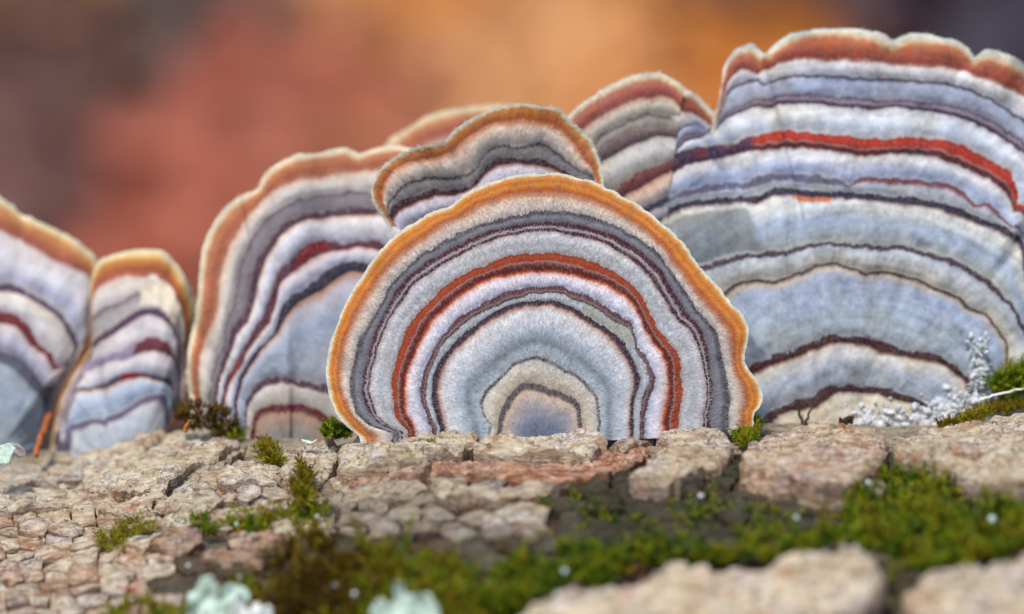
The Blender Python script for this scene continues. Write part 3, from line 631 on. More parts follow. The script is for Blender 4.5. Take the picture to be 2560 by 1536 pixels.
# ---- the small cup-shaped bracket right behind it
D = [
 [(1240,760),(1180,680),(1140,620),(1120,560),(1135,500),(1170,440),(1230,385),(1300,345),(1380,315),(1460,300),(1520,290),(1560,240),(1620,190),(1700,140),(1790,105),(1880,90),(1930,82),(1990,95),(2080,100),(2140,120),(2180,170),(2240,220),(2290,270),(2320,330),(2350,420),(2368,500),(2360,600)],
 [(1240,740),(1192,665),(1155,610),(1136,560),(1150,505),(1185,450),(1240,400),(1310,365),(1390,335),(1470,320),(1530,310),(1570,262),(1630,212),(1710,162),(1800,128),(1880,112),(1930,106),(1990,115),(2070,122),(2125,140),(2165,190),(2220,240),(2270,290),(2300,345),(2335,430),(2352,500),(2345,600)],
 [(1240,725),(1205,650),(1185,600),(1185,560),(1200,500),(1240,450),(1300,410),(1400,385),(1480,375),(1560,345),(1600,300),(1660,260),(1730,215),(1800,195),(1880,185),(1940,180),(2000,185),(2070,200),(2130,230),(2180,280),(2220,340),(2260,390),(2300,430),(2328,500),(2325,600)],
 [(1235,730),(1208,690),(1215,640),(1235,590),(1270,540),(1340,500),(1430,480),(1520,485),(1580,480),(1640,460),(1690,420),(1730,360),(1780,315),(1840,300),(1900,320),(1960,310),(2030,295),(2070,310),(2120,350),(2180,400),(2240,440),(2310,462),(2320,600)],
 [(1245,740),(1225,690),(1240,640),(1280,605),(1340,580),(1430,550),(1520,550),(1600,545),(1660,525),(1700,475),(1740,415),(1800,380),(1860,375),(1920,390),(1990,385),(2050,388),(2100,408),(2140,430),(2200,490),(2240,600)],
 [(1260,745),(1245,705),(1270,660),(1330,630),(1400,600),(1480,580),(1560,575),(1640,555),(1690,520),(1740,460),(1800,420),(1880,405),(1960,410),(2050,420),(2110,440),(2150,462),(2190,520),(2220,600)],
 [(1300,770),(1350,720),(1420,690),(1500,670),(1600,650),(1700,620),(1780,570),(1860,545),(1960,545),(2060,570),(2120,620)],
]
cup_bands = [(0, (250, 238, 220)), (0.6, (246, 220, 184)), (1.0, (226, 152, 74)), (1.35, (206, 126, 52)), (1.75, (200, 104, 46)), (2.05, (214, 158, 118)), (2.3, (222, 206, 190)), (2.8, (214, 206, 198)), (2.96, (176, 168, 160)), (3.0, (64, 58, 60)), (3.14, (76, 70, 74)), (3.3, (134, 130, 132)), (3.85, (158, 152, 152)),
 (3.98, (104, 70, 76)), (4.05, (76, 40, 50)), (4.8, (88, 46, 54)), (5.0, (188, 138, 116)), (5.15, (206, 202, 212)), (5.6, (204, 206, 222)), (5.95, (180, 180, 196)), (6.0, (90, 56, 64)), (6.2, (96, 60, 64)), (6.3, (200, 200, 208)), (7, (180, 180, 190))]
build_cap('small cup-shaped orange-rimmed bracket with wavy grey lines peeking over the sharp front bracket', [z3(c) for c in D], z3([(1800, 880)])[0], 6.2, cup_bands, [0, .05, .1, 0, .1, 0, .1, 0],
          creases=[(112, 5, 0.8, 0.5)], N=420, hair_n=7000, dome=-2.0, wave=0.5, seed=11, lean=-0.5, fuzz=1.0, drop=0)

# ---- bracket behind left
C0 = z2([(960,1150),(945,1080),(938,1000),(940,900),(955,820),(978,720),(992,600),(1002,470),(1012,380),(1040,290),(1085,215),(1130,160),(1190,112),(1260,75),(1296,66)]) + z3([(536,520),(535,495),(555,460),(600,420),(660,382),(740,352),(830,352),(900,336),(980,318),(1020,332),(1060,358),(1120,332),(1200,310),(1290,310),(1400,340),(1500,420),(1580,560)])
C1 = z2([(985,1150),(972,1080),(965,1000),(968,900),(985,820),(1010,720),(1025,600),(1035,470),(1048,390),(1075,310),(1110,245),(1155,185),(1210,140),(1270,108)]) + z3([(545,565),(560,510),(610,460),(670,420),(740,395),(830,385),(900,375),(980,365),(1020,380),(1060,395),(1120,365),(1200,345),(1290,345),(1400,380),(1500,460),(1560,590)])
C2_ = z2([(1010,1160),(1002,1080),(1000,1000),(1010,900),(1035,820),(1075,740),(1100,640),(1110,520),(1130,430),(1165,340),(1200,280),(1240,220),(1290,165)]) + z3([(560,592),(600,560),(660,530),(740,500),(830,490),(920,470),(1000,460),(1060,450),(1150,440),(1250,430),(1400,470),(1480,540),(1540,640)])
Cc = [C0, C1, C2_,
 z2([(1050,1160),(1080,970),(1125,830),(1135,740),(1180,640),(1192,520),(1212,430),(1252,340),(1305,250),(1335,210),(1385,185),(1440,145),(1500,115),(1600,100),(1700,92),(1805,85),(1950,95),(2060,130),(2160,260)]),
 z2([(1070,1160),(1105,980),(1145,860),(1170,770),(1228,700),(1250,620),(1265,540),(1290,440),(1330,360),(1380,300),(1405,275),(1440,235),(1500,205),(1600,190),(1700,180),(1805,165),(1950,175),(2060,220),(2140,320)]),
 z2([(1085,1170),(1120,990),(1160,890),(1190,800),(1250,725),(1282,620),(1297,540),(1322,450),(1358,380),(1400,315),(1430,290),(1470,255),(1520,228),(1600,214),(1700,206),(1805,196),(1950,208),(2060,260),(2120,360)]),
 z2([(1110,1170),(1140,1010),(1200,910),(1260,800),(1310,720),(1360,620),(1385,500),(1440,450),(1475,410),(1530,350),(1590,322),(1650,335),(1720,340),(1805,330),(1900,340),(2000,370),(2080,460)]),
 z2([(1130,1180),(1160,1030),(1220,940),(1290,815),(1350,740),(1390,640),(1402,545),(1450,500),(1510,455),(1570,410),(1640,385),(1720,375),(1805,362),(1900,380),(2000,410),(2060,500)]),
 z2([(1180,1190),(1200,1020),(1270,900),(1370,790),(1420,650),(1460,600),(1540,560),(1600,510),(1660,460),(1740,435),(1805,435),(1900,450),(2000,540)]),
 z2([(1195,1200),(1215,1040),(1295,900),(1395,790),(1440,705),(1490,645),(1560,605),(1620,580),(1690,520),(1760,482),(1805,490),(1900,510),(1980,600)]),
 z2([(1225,1230),(1240,1130),(1270,1070),(1320,1030),(1380,1010),(1430,1010),(1500,1035),(1600,1045),(1680,1060),(1760,1130)]),
 z2([(1260,1260),(1275,1200),(1310,1165),(1370,1150),(1430,1155),(1480,1145),(1550,1160),(1620,1190),(1660,1222),(1690,1280)]),
]
left_bands = [(0, (250, 232, 208)), (0.7, (240, 200, 160)), (1.0, (206, 140, 96)), (1.5, (176, 98, 68)), (1.85, (188, 124, 92)), (2.05, (206, 186, 166)), (2.5, (204, 200, 196)), (2.95, (176, 168, 166)), (3.0, (92, 80, 86)), (3.12, (124, 118, 124)), (3.8, (154, 148, 154)), (4.0, (104, 78, 92)), (4.1, (80, 52, 70)), (4.9, (98, 70, 84)), (5.05, (206, 180, 160)), (5.2, (212, 212, 216)),
 (5.8, (192, 196, 210)), (5.97, (150, 140, 156)), (6.02, (92, 50, 62)), (6.9, (100, 58, 72)), (7.05, (206, 180, 170)), (7.3, (204, 202, 212)), (7.9, (176, 182, 204)), (8.0, (70, 62, 82)), (8.15, (52, 48, 64)), (8.85, (62, 56, 76)), (9.0, (190, 146, 122)), (9.1, (184, 186, 198)), (9.35, (150, 164, 186)), (9.75, (172, 182, 198)), (9.97, (168, 172, 184)), (10.0, (82, 48, 62)), (10.18, (84, 56, 68)), (10.28, (196, 190, 186)), (10.9, (188, 184, 178)), (11, (104, 34, 46)), (11.09, (100, 44, 50)), (11.14, (178, 146, 124)), (11.45, (150, 150, 148)), (12, (170, 168, 160))]
build_cap('wide lobed brown-rimmed bracket with a pale central crease, left of the sharp front bracket', Cc, z2([(1450, 1345)])[0], 14.5, left_bands, [0, .1, .2, .1, 0, .1, 0, .1, 0, .1, 0, .1, 0],
          creases=[(100.5, -7.0, 1.0, 0.45), (91, 4.0, -0.7, -0.4), (125, 5.0, 0.8, 0.3)], patches=[(6.0, 6.75, (738, 645), (805, 610), (132, 30, 34)), (6.0, 7.0, (590, 900), (618, 885), (150, 60, 66))], N=460, hair_n=9000, dome=3.0, wave=0.9, seed=21, fuzz=0.8)

# ---- bracket far behind, only its rim shows
Hh = [[(1060,520),(1120,400),(1190,320),(1240,265),(1320,210),(1420,155),(1540,118),(1680,98),(1850,95),(2000,120),(2200,250),(2280,420)],
      [(1080,540),(1135,430),(1205,360),(1262,300),(1340,245),(1440,195),(1560,160),(1700,140),(1850,135),(2000,160),(2180,290),(2250,440)],
      [(1110,570),(1160,500),(1230,430),(1300,370),(1400,310),(1500,270),(1700,230),(1900,230),(2060,270),(2150,380),(2200,480)]]
build_cap('blurred pinkish bracket rim rising behind the small cup-shaped bracket', [z3(c) for c in Hh], z3([(1650, 800)])[0], 25.0,
          [(0, (246, 222, 190)), (0.7, (236, 196, 150)), (1.0, (206, 142, 104)), (1.6, (178, 98, 78)), (2.0, (196, 140, 116)), (2.15, (204, 190, 178)), (3, (180, 180, 190))], [0, .1, .1, 0], N=260, dome=2, wave=0.6, seed=31, fuzz=0.7, drop=0)

# ---- big right bracket
Gc = [
 z4([(200,600),(500,430),(640,385),(700,380),(780,430),(825,490),(850,520),(872,470),(885,380),(905,260),(960,180),(1040,150),(1085,155),(1108,240),(1128,190),(1180,140),(1250,95),(1340,72),(1450,68),(1580,70),(1680,78),(1740,100),(1790,125),(1830,110),(1890,95),(1960,93),(2050,108),(2130,130),(2185,165),(2203,195),(2215,240),(2237,195),(2270,172),(2330,178),(2400,205),(2474,250),(2600,350),(2750,520),(2850,750),(2900,1000),(2910,1400),(2880,2050)]),
 z4([(200,650),(500,470),(640,425),(700,420),(780,465),(850,555),(885,470),(898,340),(920,270),(970,215),(1050,185),(1088,195),(1106,285),(1130,235),(1180,185),(1250,140),(1340,108),(1450,105),(1580,115),(1680,135),(1740,160),(1790,185),(1830,160),(1890,140),(1960,140),(2050,150),(2130,170),(2180,205),(2215,275),(2240,240),(2280,225),(2350,250),(2474,310),(2700,560),(2800,800),(2850,1400),(2820,2050)]),
 z4([(220,720),(500,560),(640,500),(700,500),(760,520),(850,590),(885,500),(905,420),(930,330),(1000,270),(1085,265),(1100,325),(1135,285),(1200,240),(1300,225),(1400,230),(1500,235),(1600,235),(1700,240),(1800,255),(1900,262),(2000,265),(2100,270),(2170,290),(2215,320),(2270,330),(2350,360),(2474,420),(2640,640),(2720,900),(2770,1400),(2750,2050)]),
 z4([(240,800),(500,680),(640,620),(700,570),(760,560),(840,600),(895,500),(910,410),(960,360),(1040,335),(1090,335),(1105,368),(1150,335),(1250,318),(1350,310),(1450,310),(1550,320),(1650,325),(1750,325),(1900,335),(2000,345),(2100,360),(2200,390),(2300,430),(2400,490),(2474,540),(2600,720),(2650,950),(2700,1400),(2680,2050)]),
 z4([(260,860),(500,740),(640,690),(700,625),(800,600),(860,575),(920,505),(1000,465),(1085,435),(1130,430),(1200,415),(1300,408),(1400,410),(1500,430),(1600,435),(1700,440),(1800,435),(1900,445),(2000,455),(2100,470),(2200,500),(2300,545),(2400,610),(2474,665),(2570,800),(2610,1000),(2640,1400),(2620,2050)]),
 z4([(270,900),(500,790),(640,730),(700,660),(800,628),(860,600),(920,535),(1000,500),(1085,475),(1130,485),(1200,465),(1300,460),(1400,465),(1500,480),(1600,485),(1700,490),(1800,480),(1900,500),(2000,505),(2100,525),(2200,560),(2300,610),(2400,670),(2474,720),(2550,840),(2590,1000),(2610,1400),(2600,2050)]),
 z4([(300,980),(500,860),(600,790),(650,720),(750,690),(850,680),(950,670),(1050,640),(1100,630),(1150,620),(1250,605),(1350,612),(1450,620),(1550,640),(1650,655),(1750,650),(1850,640),(1950,645),(2050,655),(2150,680),(2230,720),(2320,770),(2400,820),(2430,880),(2440,950),(2438,1005),(2475,985),(2510,1010),(2545,1100),(2570,1400),(2560,2050)]),
 z4([(320,1020),(500,930),(600,870),(650,805),(750,772),(850,752),(950,735),(1050,708),(1100,715),(1200,695),(1300,695),(1400,700),(1500,720),(1600,735),(1700,735),(1800,730),(1900,730),(2000,740),(2100,775),(2200,820),(2300,870),(2380,930),(2410,990),(2420,1035),(2452,1020),(2484,1045),(2515,1130),(2540,1400),(2530,2050)]),
 z4([(340,1110),(500,1010),(600,960),(700,920),(800,890),(900,885),(1000,880),(1100,840),(1200,830),(1300,845),(1400,840),(1480,860),(1560,890),(1620,860),(1700,850),(1800,860),(1900,860),(2000,870),(2100,890),(2160,930),(2220,990),(2290,985),(2340,1020),(2380,1090),(2404,1120),(2444,1100),(2480,1150),(2500,1400),(2500,2050)]),
 z4([(360,1150),(500,1060),(600,1005),(700,975),(800,965),(900,955),(1000,950),(1080,945),(1150,905),(1250,905),(1350,915),(1450,925),(1550,925),(1650,930),(1750,945),(1850,950),(1950,965),(2050,985),(2150,1010),(2250,1060),(2330,1095),(2390,1120),(2412,1145),(2450,1150),(2476,1190),(2490,1400),(2490,2050)]),
 z4([(370,1180),(500,1100),(600,1050),(700,1005),(800,992),(900,984),(1000,978),(1080,985),(1150,945),(1250,940),(1350,950),(1450,955),(1550,960),(1650,965),(1750,977),(1850,988),(1950,1002),(2050,1022),(2150,1052),(2250,1098),(2330,1125),(2400,1158),(2450,1200),(2480,1400),(2480,2050)]),
 z5([(-100,640),(0,580),(100,540),(260,495),(400,450),(500,430),(600,415),(700,410),(800,395),(860,370),(920,358),(1000,368),(1100,380),(1200,380),(1300,380),(1400,400),(1500,425),(1600,450),(1700,500),(1800,560),(1870,620),(1930,690),(1970,760),(2008,810),(2050,900),(2080,1020),(2085,1300)]),
 z5([(0,800),(100,730),(260,680),(360,635),(420,590),(500,570),(560,560),(640,580),(700,555),(780,530),(850,500),(920,480),(965,470),(1020,485),(1080,500),(1140,525),(1200,515),(1270,520),(1340,535),(1430,565),(1500,600),(1600,640),(1670,680),(1730,730),(1800,760),(1860,820),(1900,880),(1922,940),(1918,1000),(1920,1150),(1915,1310)]),
 z5([(440,1120),(480,1060),(530,1030),(600,1000),(700,975),(800,940),(870,910),(900,885),(980,870),(1060,885),(1110,880),(1160,880),(1210,920),(1300,935),(1400,970),(1470,970),(1550,985),(1620,1030),(1680,1075),(1705,1110),(1730,1200),(1740,1310)]),
 z5([(470,1170),(500,1120),(550,1080),(620,1040),(700,1015),(800,980),(880,950),(930,925),(1000,915),(1080,925),(1130,930),(1180,950),(1220,970),(1300,980),(1400,1005),(1470,1020),(1550,1030),(1620,1070),(1670,1115),(1700,1200),(1705,1315)]),
 z5([(590,1330),(620,1285),(680,1260),(760,1230),(850,1220),(900,1180),(950,1150),(1050,1150),(1150,1160),(1250,1170),(1350,1190),(1450,1230),(1500,1262),(1520,1330)]),
 z5([(640,1340),(680,1310),(740,1285),(800,1285),(880,1270),(930,1230),(980,1190),(1050,1190),(1150,1190),(1250,1215),(1350,1240),(1440,1265),(1470,1290),(1480,1335)]),
]
big_bands = [(0, (252, 244, 232)), (0.55, (244, 226, 200)), (0.95, (224, 178, 132)), (1.1, (200, 122, 84)), (1.5, (176, 92, 68)), (1.85, (140, 66, 56)), (2.0, (172, 122, 108)), (2.12, (206, 202, 200)), (2.6, (198, 200, 206)), (2.94, (184, 186, 194)), (3.0, (82, 72, 84)), (3.1, (80, 74, 92)), (3.2, (160, 168, 188)), (3.7, (166, 176, 198)), (3.97, (152, 154, 172)),
 (4.03, (88, 66, 88)), (4.25, (134, 122, 142)), (4.5, (160, 154, 168)), (4.65, (88, 60, 82)), (4.93, (82, 58, 84)), (5.05, (196, 200, 206)), (5.3, (212, 218, 224)), (5.65, (182, 194, 210)), (5.94, (204, 208, 212)), (6.0, (168, 52, 38)), (6.1, (188, 60, 40)), (6.5, (176, 56, 44)), (6.58, (196, 150, 140)), (6.64, (112, 54, 60)), (6.92, (106, 58, 66)), (7.05, (204, 200, 198)), (7.3, (206, 210, 216)),
 (7.7, (170, 184, 214)), (7.95, (178, 186, 206)), (8.0, (116, 70, 82)), (8.2, (128, 80, 84)), (8.4, (176, 180, 190)), (8.95, (176, 184, 188)), (9.02, (70, 60, 78)), (9.15, (60, 52, 70)), (9.9, (72, 60, 80)), (10.0, (150, 130, 126)), (10.06, (206, 206, 200)), (10.25, (198, 204, 202)), (10.5, (166, 182, 204)), (10.75, (172, 186, 198)), (10.97, (190, 196, 194)), (11.0, (74, 58, 72)), (11.13, (80, 66, 80)), (11.2, (178, 188, 198)), (11.6, (196, 200, 200)), (11.97, (196, 190, 172)),
 (12.0, (70, 54, 66)), (12.035, (78, 62, 74)), (12.06, (196, 184, 160)), (12.15, (160, 172, 194)), (12.5, (166, 182, 200)), (12.8, (176, 190, 202)), (12.97, (166, 172, 178)), (13.0, (76, 46, 52)), (13.7, (80, 48, 50)), (13.95, (176, 136, 116)), (14.06, (196, 192, 184)), (14.5, (172, 184, 200)), (14.93, (180, 188, 198)), (15.0, (82, 56, 62)), (15.8, (92, 58, 54)), (16.05, (206, 198, 178)), (17, (204, 200, 186))]
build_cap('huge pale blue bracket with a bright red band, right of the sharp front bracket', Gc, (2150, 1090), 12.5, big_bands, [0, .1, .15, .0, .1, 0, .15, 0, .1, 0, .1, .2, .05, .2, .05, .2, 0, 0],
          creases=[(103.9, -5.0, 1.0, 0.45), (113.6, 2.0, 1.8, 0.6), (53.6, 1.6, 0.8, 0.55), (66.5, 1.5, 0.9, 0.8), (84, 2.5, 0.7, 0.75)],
          patches=[(5.97, 7.0, (1500, 900), (1898, 370), (84, 60, 84)), (9.95, 10.10, (1995, 493), (2085, 503), (226, 128, 76)), (8.0, 8.45, (1500, 900), (2110, 445), (110, 110, 136)), (10.12, 10.93, (1660, 600), (1900, 545), (154, 160, 160)), (12.06, 12.96, (1800, 960), (1935, 850), (134, 140, 158))],  # last two: greyer stretches by the left seam and the front bracket
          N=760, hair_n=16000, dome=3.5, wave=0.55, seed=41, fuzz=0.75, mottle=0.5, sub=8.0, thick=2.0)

# ---- bracket between the cup and the big one
Fc = [z4(c) for c in [
 [(-60,700),(20,600),(80,525),(150,460),(250,400),(350,340),(450,305),(560,298),(640,330),(695,385)],
 [(-60,740),(20,640),(90,560),(160,500),(250,440),(350,385),(450,350),(560,340),(630,370),(685,425)],
 [(-60,820),(40,720),(100,660),(170,590),(250,530),(350,480),(450,440),(560,425),(630,440),(674,485)],
 [(-20,880),(100,760),(220,665),(300,600),(400,545),(500,515),(600,518),(668,540)],
 [(30,920),(150,790),(260,700),(350,650),(450,605),(550,590),(640,600),(662,615)],
 [(60,950),(180,840),(270,770),(350,720),(450,665),(550,635),(640,640),(655,655)],
 [(150,1080),(250,980),(340,912),(400,860),(450,830),(520,800),(600,765),(638,745)],
 [(200,1110),(300,1010),(400,940),(470,900),(540,860),(610,825),(630,805)],
 [(300,1160),(420,1035),(480,995),(540,970),(614,940)],
 [(350,1180),(450,1070),(520,1025),(570,1005),(610,985)],
 [(420,1230),(540,1070),(606,1045)]]]
mid_bands = [(0, (252, 238, 218)), (0.65, (240, 206, 166)), (1.0, (204, 128, 90)), (1.5, (176, 80, 66)), (1.85, (160, 80, 66)), (2.05, (196, 168, 144)), (2.4, (200, 194, 180)), (2.95, (166, 160, 146)), (3.0, (84, 76, 78)), (3.15, (104, 96, 98)), (3.3, (168, 158, 148)), (3.9, (158, 146, 142)), (4.0, (120, 92, 92)), (4.5, (112, 82, 88)), (4.9, (84, 66, 80)), (5.05, (186, 180, 170)), (5.4, (200, 202, 202)), (5.95, (178, 172, 160)), (6.0, (122, 44, 44)), (6.9, (110, 42, 46)), (7.05, (196, 160, 134)), (7.5, (210, 192, 176)), (7.95, (160, 156, 168)), (8.0, (70, 66, 92)), (8.9, (64, 60, 84)), (9.1, (176, 172, 176)), (9.95, (150, 150, 160)), (10.0, (60, 54, 64)), (10.3, (70, 62, 70)), (10.5, (186, 180, 166)), (11, (160, 160, 160))]
build_cap('cream-edged bracket with a dark red band, wedged between the cup-shaped bracket and the huge one', Fc, z4([(860, 1700)])[0], 12.3, mid_bands, [0, .1, .1, 0, .1, 0, .1, 0, .1, 0, .1, 0],
          N=300, hair_n=8000, dome=1.0, wave=0.5, seed=51, fuzz=0.75, mottle=0.25, slope=(0.5, 0), drop=0)

# ---- two brackets at the left
Ac = [z2(c) for c in [
 [(-560,300),(-350,60),(-200,10),(-80,60),(0,110),(60,140),(100,195),(160,215),(230,245),(300,280),(370,320),(430,360),(480,400),(497,450)],
 [(-520,340),(-330,120),(-200,80),(-80,110),(0,165),(60,195),(110,240),(200,275),(300,330),(400,390),(460,440),(482,520)],
 [(-470,420),(-300,220),(-180,180),(-80,220),(0,280),(60,310),(130,340),(220,400),(300,440),(380,465),(440,500),(470,600)],
 [(-420,640),(-260,540),(-160,530),(-80,545),(0,555),(60,550),(150,590),(240,640),(310,690),(355,770),(400,850)],
 [(-410,670),(-250,570),(-160,560),(-80,575),(0,580),(60,578),(145,616),(232,668),(298,715),(342,790),(380,880)],
 [(-360,780),(-220,690),(-80,680),(0,690),(50,690),(110,730),(160,780),(200,850),(250,900),(285,960)],
 [(-340,830),(-200,750),(-80,740),(0,745),(60,750),(110,790),(150,840),(200,895),(236,920),(268,980)],
 [(-300,960),(-180,880),(-80,870),(0,880),(60,900),(130,950),(180,1000),(225,1070)],
 [(-290,1020),(-170,940),(-80,930),(0,940),(60,970),(120,1020),(160,1070),(212,1130)]]]
def add_tail(cs, path, centre, side):
    cx, cy = centre; out = []
    ang = lambda p: math.atan2(cy - p[1], p[0] - cx)
    for k, c in enumerate(cs):
        c = list(c); end = c[-1] if side > 0 else c[0]; ae = ang(end)
        tail = [(cx + (x - cx) * (1 - .018 * k), cy + (y - cy) * (1 - .018 * k)) for x, y in path]
        tail = [q for q in tail if (ae - ang(q)) * side > 0.06]
        out.append(c + tail if side > 0 else tail[::-1] + c)
    return out
Ac = add_tail(Ac, z2([(465,640),(455,780),(410,880),(345,980),(292,1080),(262,1180),(240,1290),(225,1400)]), z2([(-40, 1420)])[0], 1)
a_bands = [(0, (250, 234, 210)), (0.6, (236, 196, 140)), (1.0, (210, 150, 92)), (1.5, (176, 104, 76)), (1.9, (170, 100, 84)), (2.05, (206, 196, 190)), (2.5, (206, 206, 212)), (2.75, (176, 180, 204)), (2.96, (190, 190, 196)), (3.0, (92, 74, 98)), (3.9, (96, 76, 98)), (4.05, (206, 198, 186)), (4.5, (212, 210, 208)), (4.95, (186, 182, 188)), (5.0, (124, 52, 56)), (5.9, (116, 54, 62)), (6.05, (196, 182, 176)), (6.5, (184, 184, 202)), (6.95, (150, 152, 168)), (7, (88, 88, 102)), (7.9, (100, 102, 114)), (8.05, (160, 172, 182)), (8.3, (150, 166, 182)), (9, (164, 174, 178))]
build_cap('blurred bracket at the far left end with a rounded blue-grey base lobe', Ac, z2([(-40, 1420)])[0], 21.0, a_bands, [0, .2, .2, 0, .1, 0, .2, 0, .2, 0.3], N=320, hair_n=0, dome=4.0, wave=0.6, seed=61, fuzz=0.6, mottle=0.3, slope=(0.3, 0), drop=0)
Bc = [z2(c) for c in [
 [(455,520),(472,470),(492,420),(560,395),(640,380),(720,370),(800,368),(850,400),(900,460),(940,530),(975,600),(985,660),(970,760),(950,900),(945,1100)],
 [(462,540),(480,500),(505,460),(570,435),(650,420),(720,420),(800,425),(850,460),(890,530),(920,600),(944,680),(940,800),(935,930),(930,1110)],
 [(464,610),(482,570),(520,545),(580,520),(640,505),(700,510),(780,500),(830,530),(870,590),(905,650),(922,720),(922,830),(920,960),(918,1120)],
 [(450,730),(478,690),(510,665),(580,640),(640,610),(700,580),(760,570),(820,600),(872,680),(905,760),(910,870),(908,980),(905,1130)],
 [(440,860),(470,835),(500,800),(560,770),(620,720),(680,680),(740,665),(800,680),(850,710),(888,790),(900,900),(902,1000),(898,1140)],
 [(430,890),(470,865),(510,832),(570,805),(630,760),(690,718),(750,702),(810,715),(850,745),(880,820),(895,920),(896,1010),(892,1150)],
 [(380,960),(450,930),(530,905),(620,890),(680,850),(730,815),(800,812),(850,850),(888,920),(892,1030),(886,1160)],
 [(370,990),(460,975),(540,940),(630,920),(690,892),(760,886),(830,888),(868,915),(884,960),(886,1050),(880,1170)],
 [(300,1120),(320,1075),(380,1070),(460,1060),(530,1040),(590,1010),(640,985),(710,985),(780,1000),(850,1015),(876,1060),(872,1180)],
 [(296,1140),(320,1092),(380,1086),(460,1078),(540,1062),(600,1034),(650,1016),(710,1010),(780,1024),(845,1044),(866,1080),(862,1190)],
 [(285,1330),(310,1280),(400,1240),(520,1224),(610,1196),(660,1156),(720,1118),(790,1098),(835,1110),(850,1160),(850,1240)]]]
Bc = add_tail(Bc, z2([(462,860),(400,940),(330,1060),(292,1160),(270,1280),(258,1480)]), z2([(620, 1500)])[0], -1)
b_bands = [(0, (252, 236, 210)), (0.6, (240, 196, 126)), (1.0, (214, 148, 80)), (1.5, (172, 92, 62)), (1.9, (176, 106, 84)), (2.05, (200, 186, 176)), (2.5, (206, 202, 200)), (2.96, (170, 164, 160)), (3.0, (104, 92, 96)), (3.2, (150, 146, 146)), (3.9, (176, 172, 172)), (4, (96, 72, 94)), (4.9, (104, 80, 100)), (5.05, (204, 194, 190)), (5.5, (210, 208, 212)), (5.95, (180, 172, 178)), (6.0, (130, 72, 82)), (6.9, (112, 60, 68)), (7.05, (204, 196, 194)), (7.5, (200, 198, 206)), (7.95, (164, 164, 180)), (8, (92, 82, 100)), (8.9, (104, 92, 104)), (9.0, (206, 168, 140)), (9.15, (184, 192, 206)), (9.6, (150, 168, 194)), (9.97, (176, 184, 196)), (10, (104, 92, 118)), (10.07, (110, 98, 122)), (10.12, (184, 188, 192)), (10.6, (160, 174, 192)), (11, (170, 176, 176))]
b_root, BP, bt = build_cap('orange-rimmed bracket with a bright cream spot under its rim, beside the far left bracket', Bc, z2([(620, 1500)])[0], 19.0, b_bands, [0, .2, .2, 0, .2, 0, .2, 0, .3, 0, .2, 0],
          creases=[(100, 10, 0.8, 0.5)], patches=[(8.0, 9.0, (300, 950), (355, 930), (152, 52, 58)), (6.0, 7.0, (190, 915), (335, 880), (166, 150, 176)), (2.0, 3.75, (352, 740), (460, 745), (252, 238, 214))], N=340, dome=4.0, wave=0.8, seed=71, fuzz=0.6, mottle=0.3, drop=0)


def outline_piece(name, poly, mat, parent, depth, thick=0.3, step=0.35, ripple=0.1, seed=5, amp=0.15, curl=0.0):
    """a thin lobed piece traced in photo pixels; depth: mm behind focus or a function of world x, s on the log"""
    P = np.asarray(poly, float) * KPX * FOCUS
    Q = refine(P, step, amp, seed); lo, hi = Q.min(0), Q.max(0)
    gx, gy = np.meshgrid(np.arange(lo[0], hi[0], step), np.arange(lo[1], hi[1], step)); gx, gy = gx.ravel(), gy.ravel()
    k = in_poly(Q, gx, gy); gx, gy = gx[k], gy[k]
    if len(gx): k = edge_dist(Q, gx, gy) > step * .5; gx, gy = gx[k], gy[k]
    r = delaunay_2d_cdt([Vector(p) for p in np.concatenate([Q, np.stack([gx, gy], 1)])], [], [list(range(len(Q)))], 1, 1e-5)
    W = np.array([[v.x, v.y] for v in r[0]]); T = [list(f) for f in r[2]]
    e = edge_dist(Q, W[:, 0], W[:, 1])
    dd = depth + ripple * fbm(W[:, 0] * 0.8, W[:, 1] * 0.8, 3, seed) * 2 - curl * np.exp(-e / 0.7) + (W[:, 1] - hi[1]) * 0.15
    top = pix(W[:, 0] / (KPX * FOCUS), W[:, 1] / (KPX * FOCUS), dd); n = len(W)
    V = np.concatenate([top, top + FWD * thick])
    ed = {}
    for f in T:
        for a, b in zip(f, f[1:] + f[:1]): ed[(a, b)] = 1
    rim = [(a, b) for (a, b) in ed if (b, a) not in ed]
    F = [f[::-1] for f in T] + [[a + n for a in f] for f in T] + [[a, b, b + n, a + n] for a, b in rim]
    org = V[:n].mean(0)
    if parent is not None:
        o = mesh_obj(name, V, F, mat, parent); o.location = -parent.location; return o
    return mesh_obj(name, V, F, mat, None, origin=org)
CHIP = simple('cream_chip', (250, 240, 220), 0.6, 0.1, 1.0)

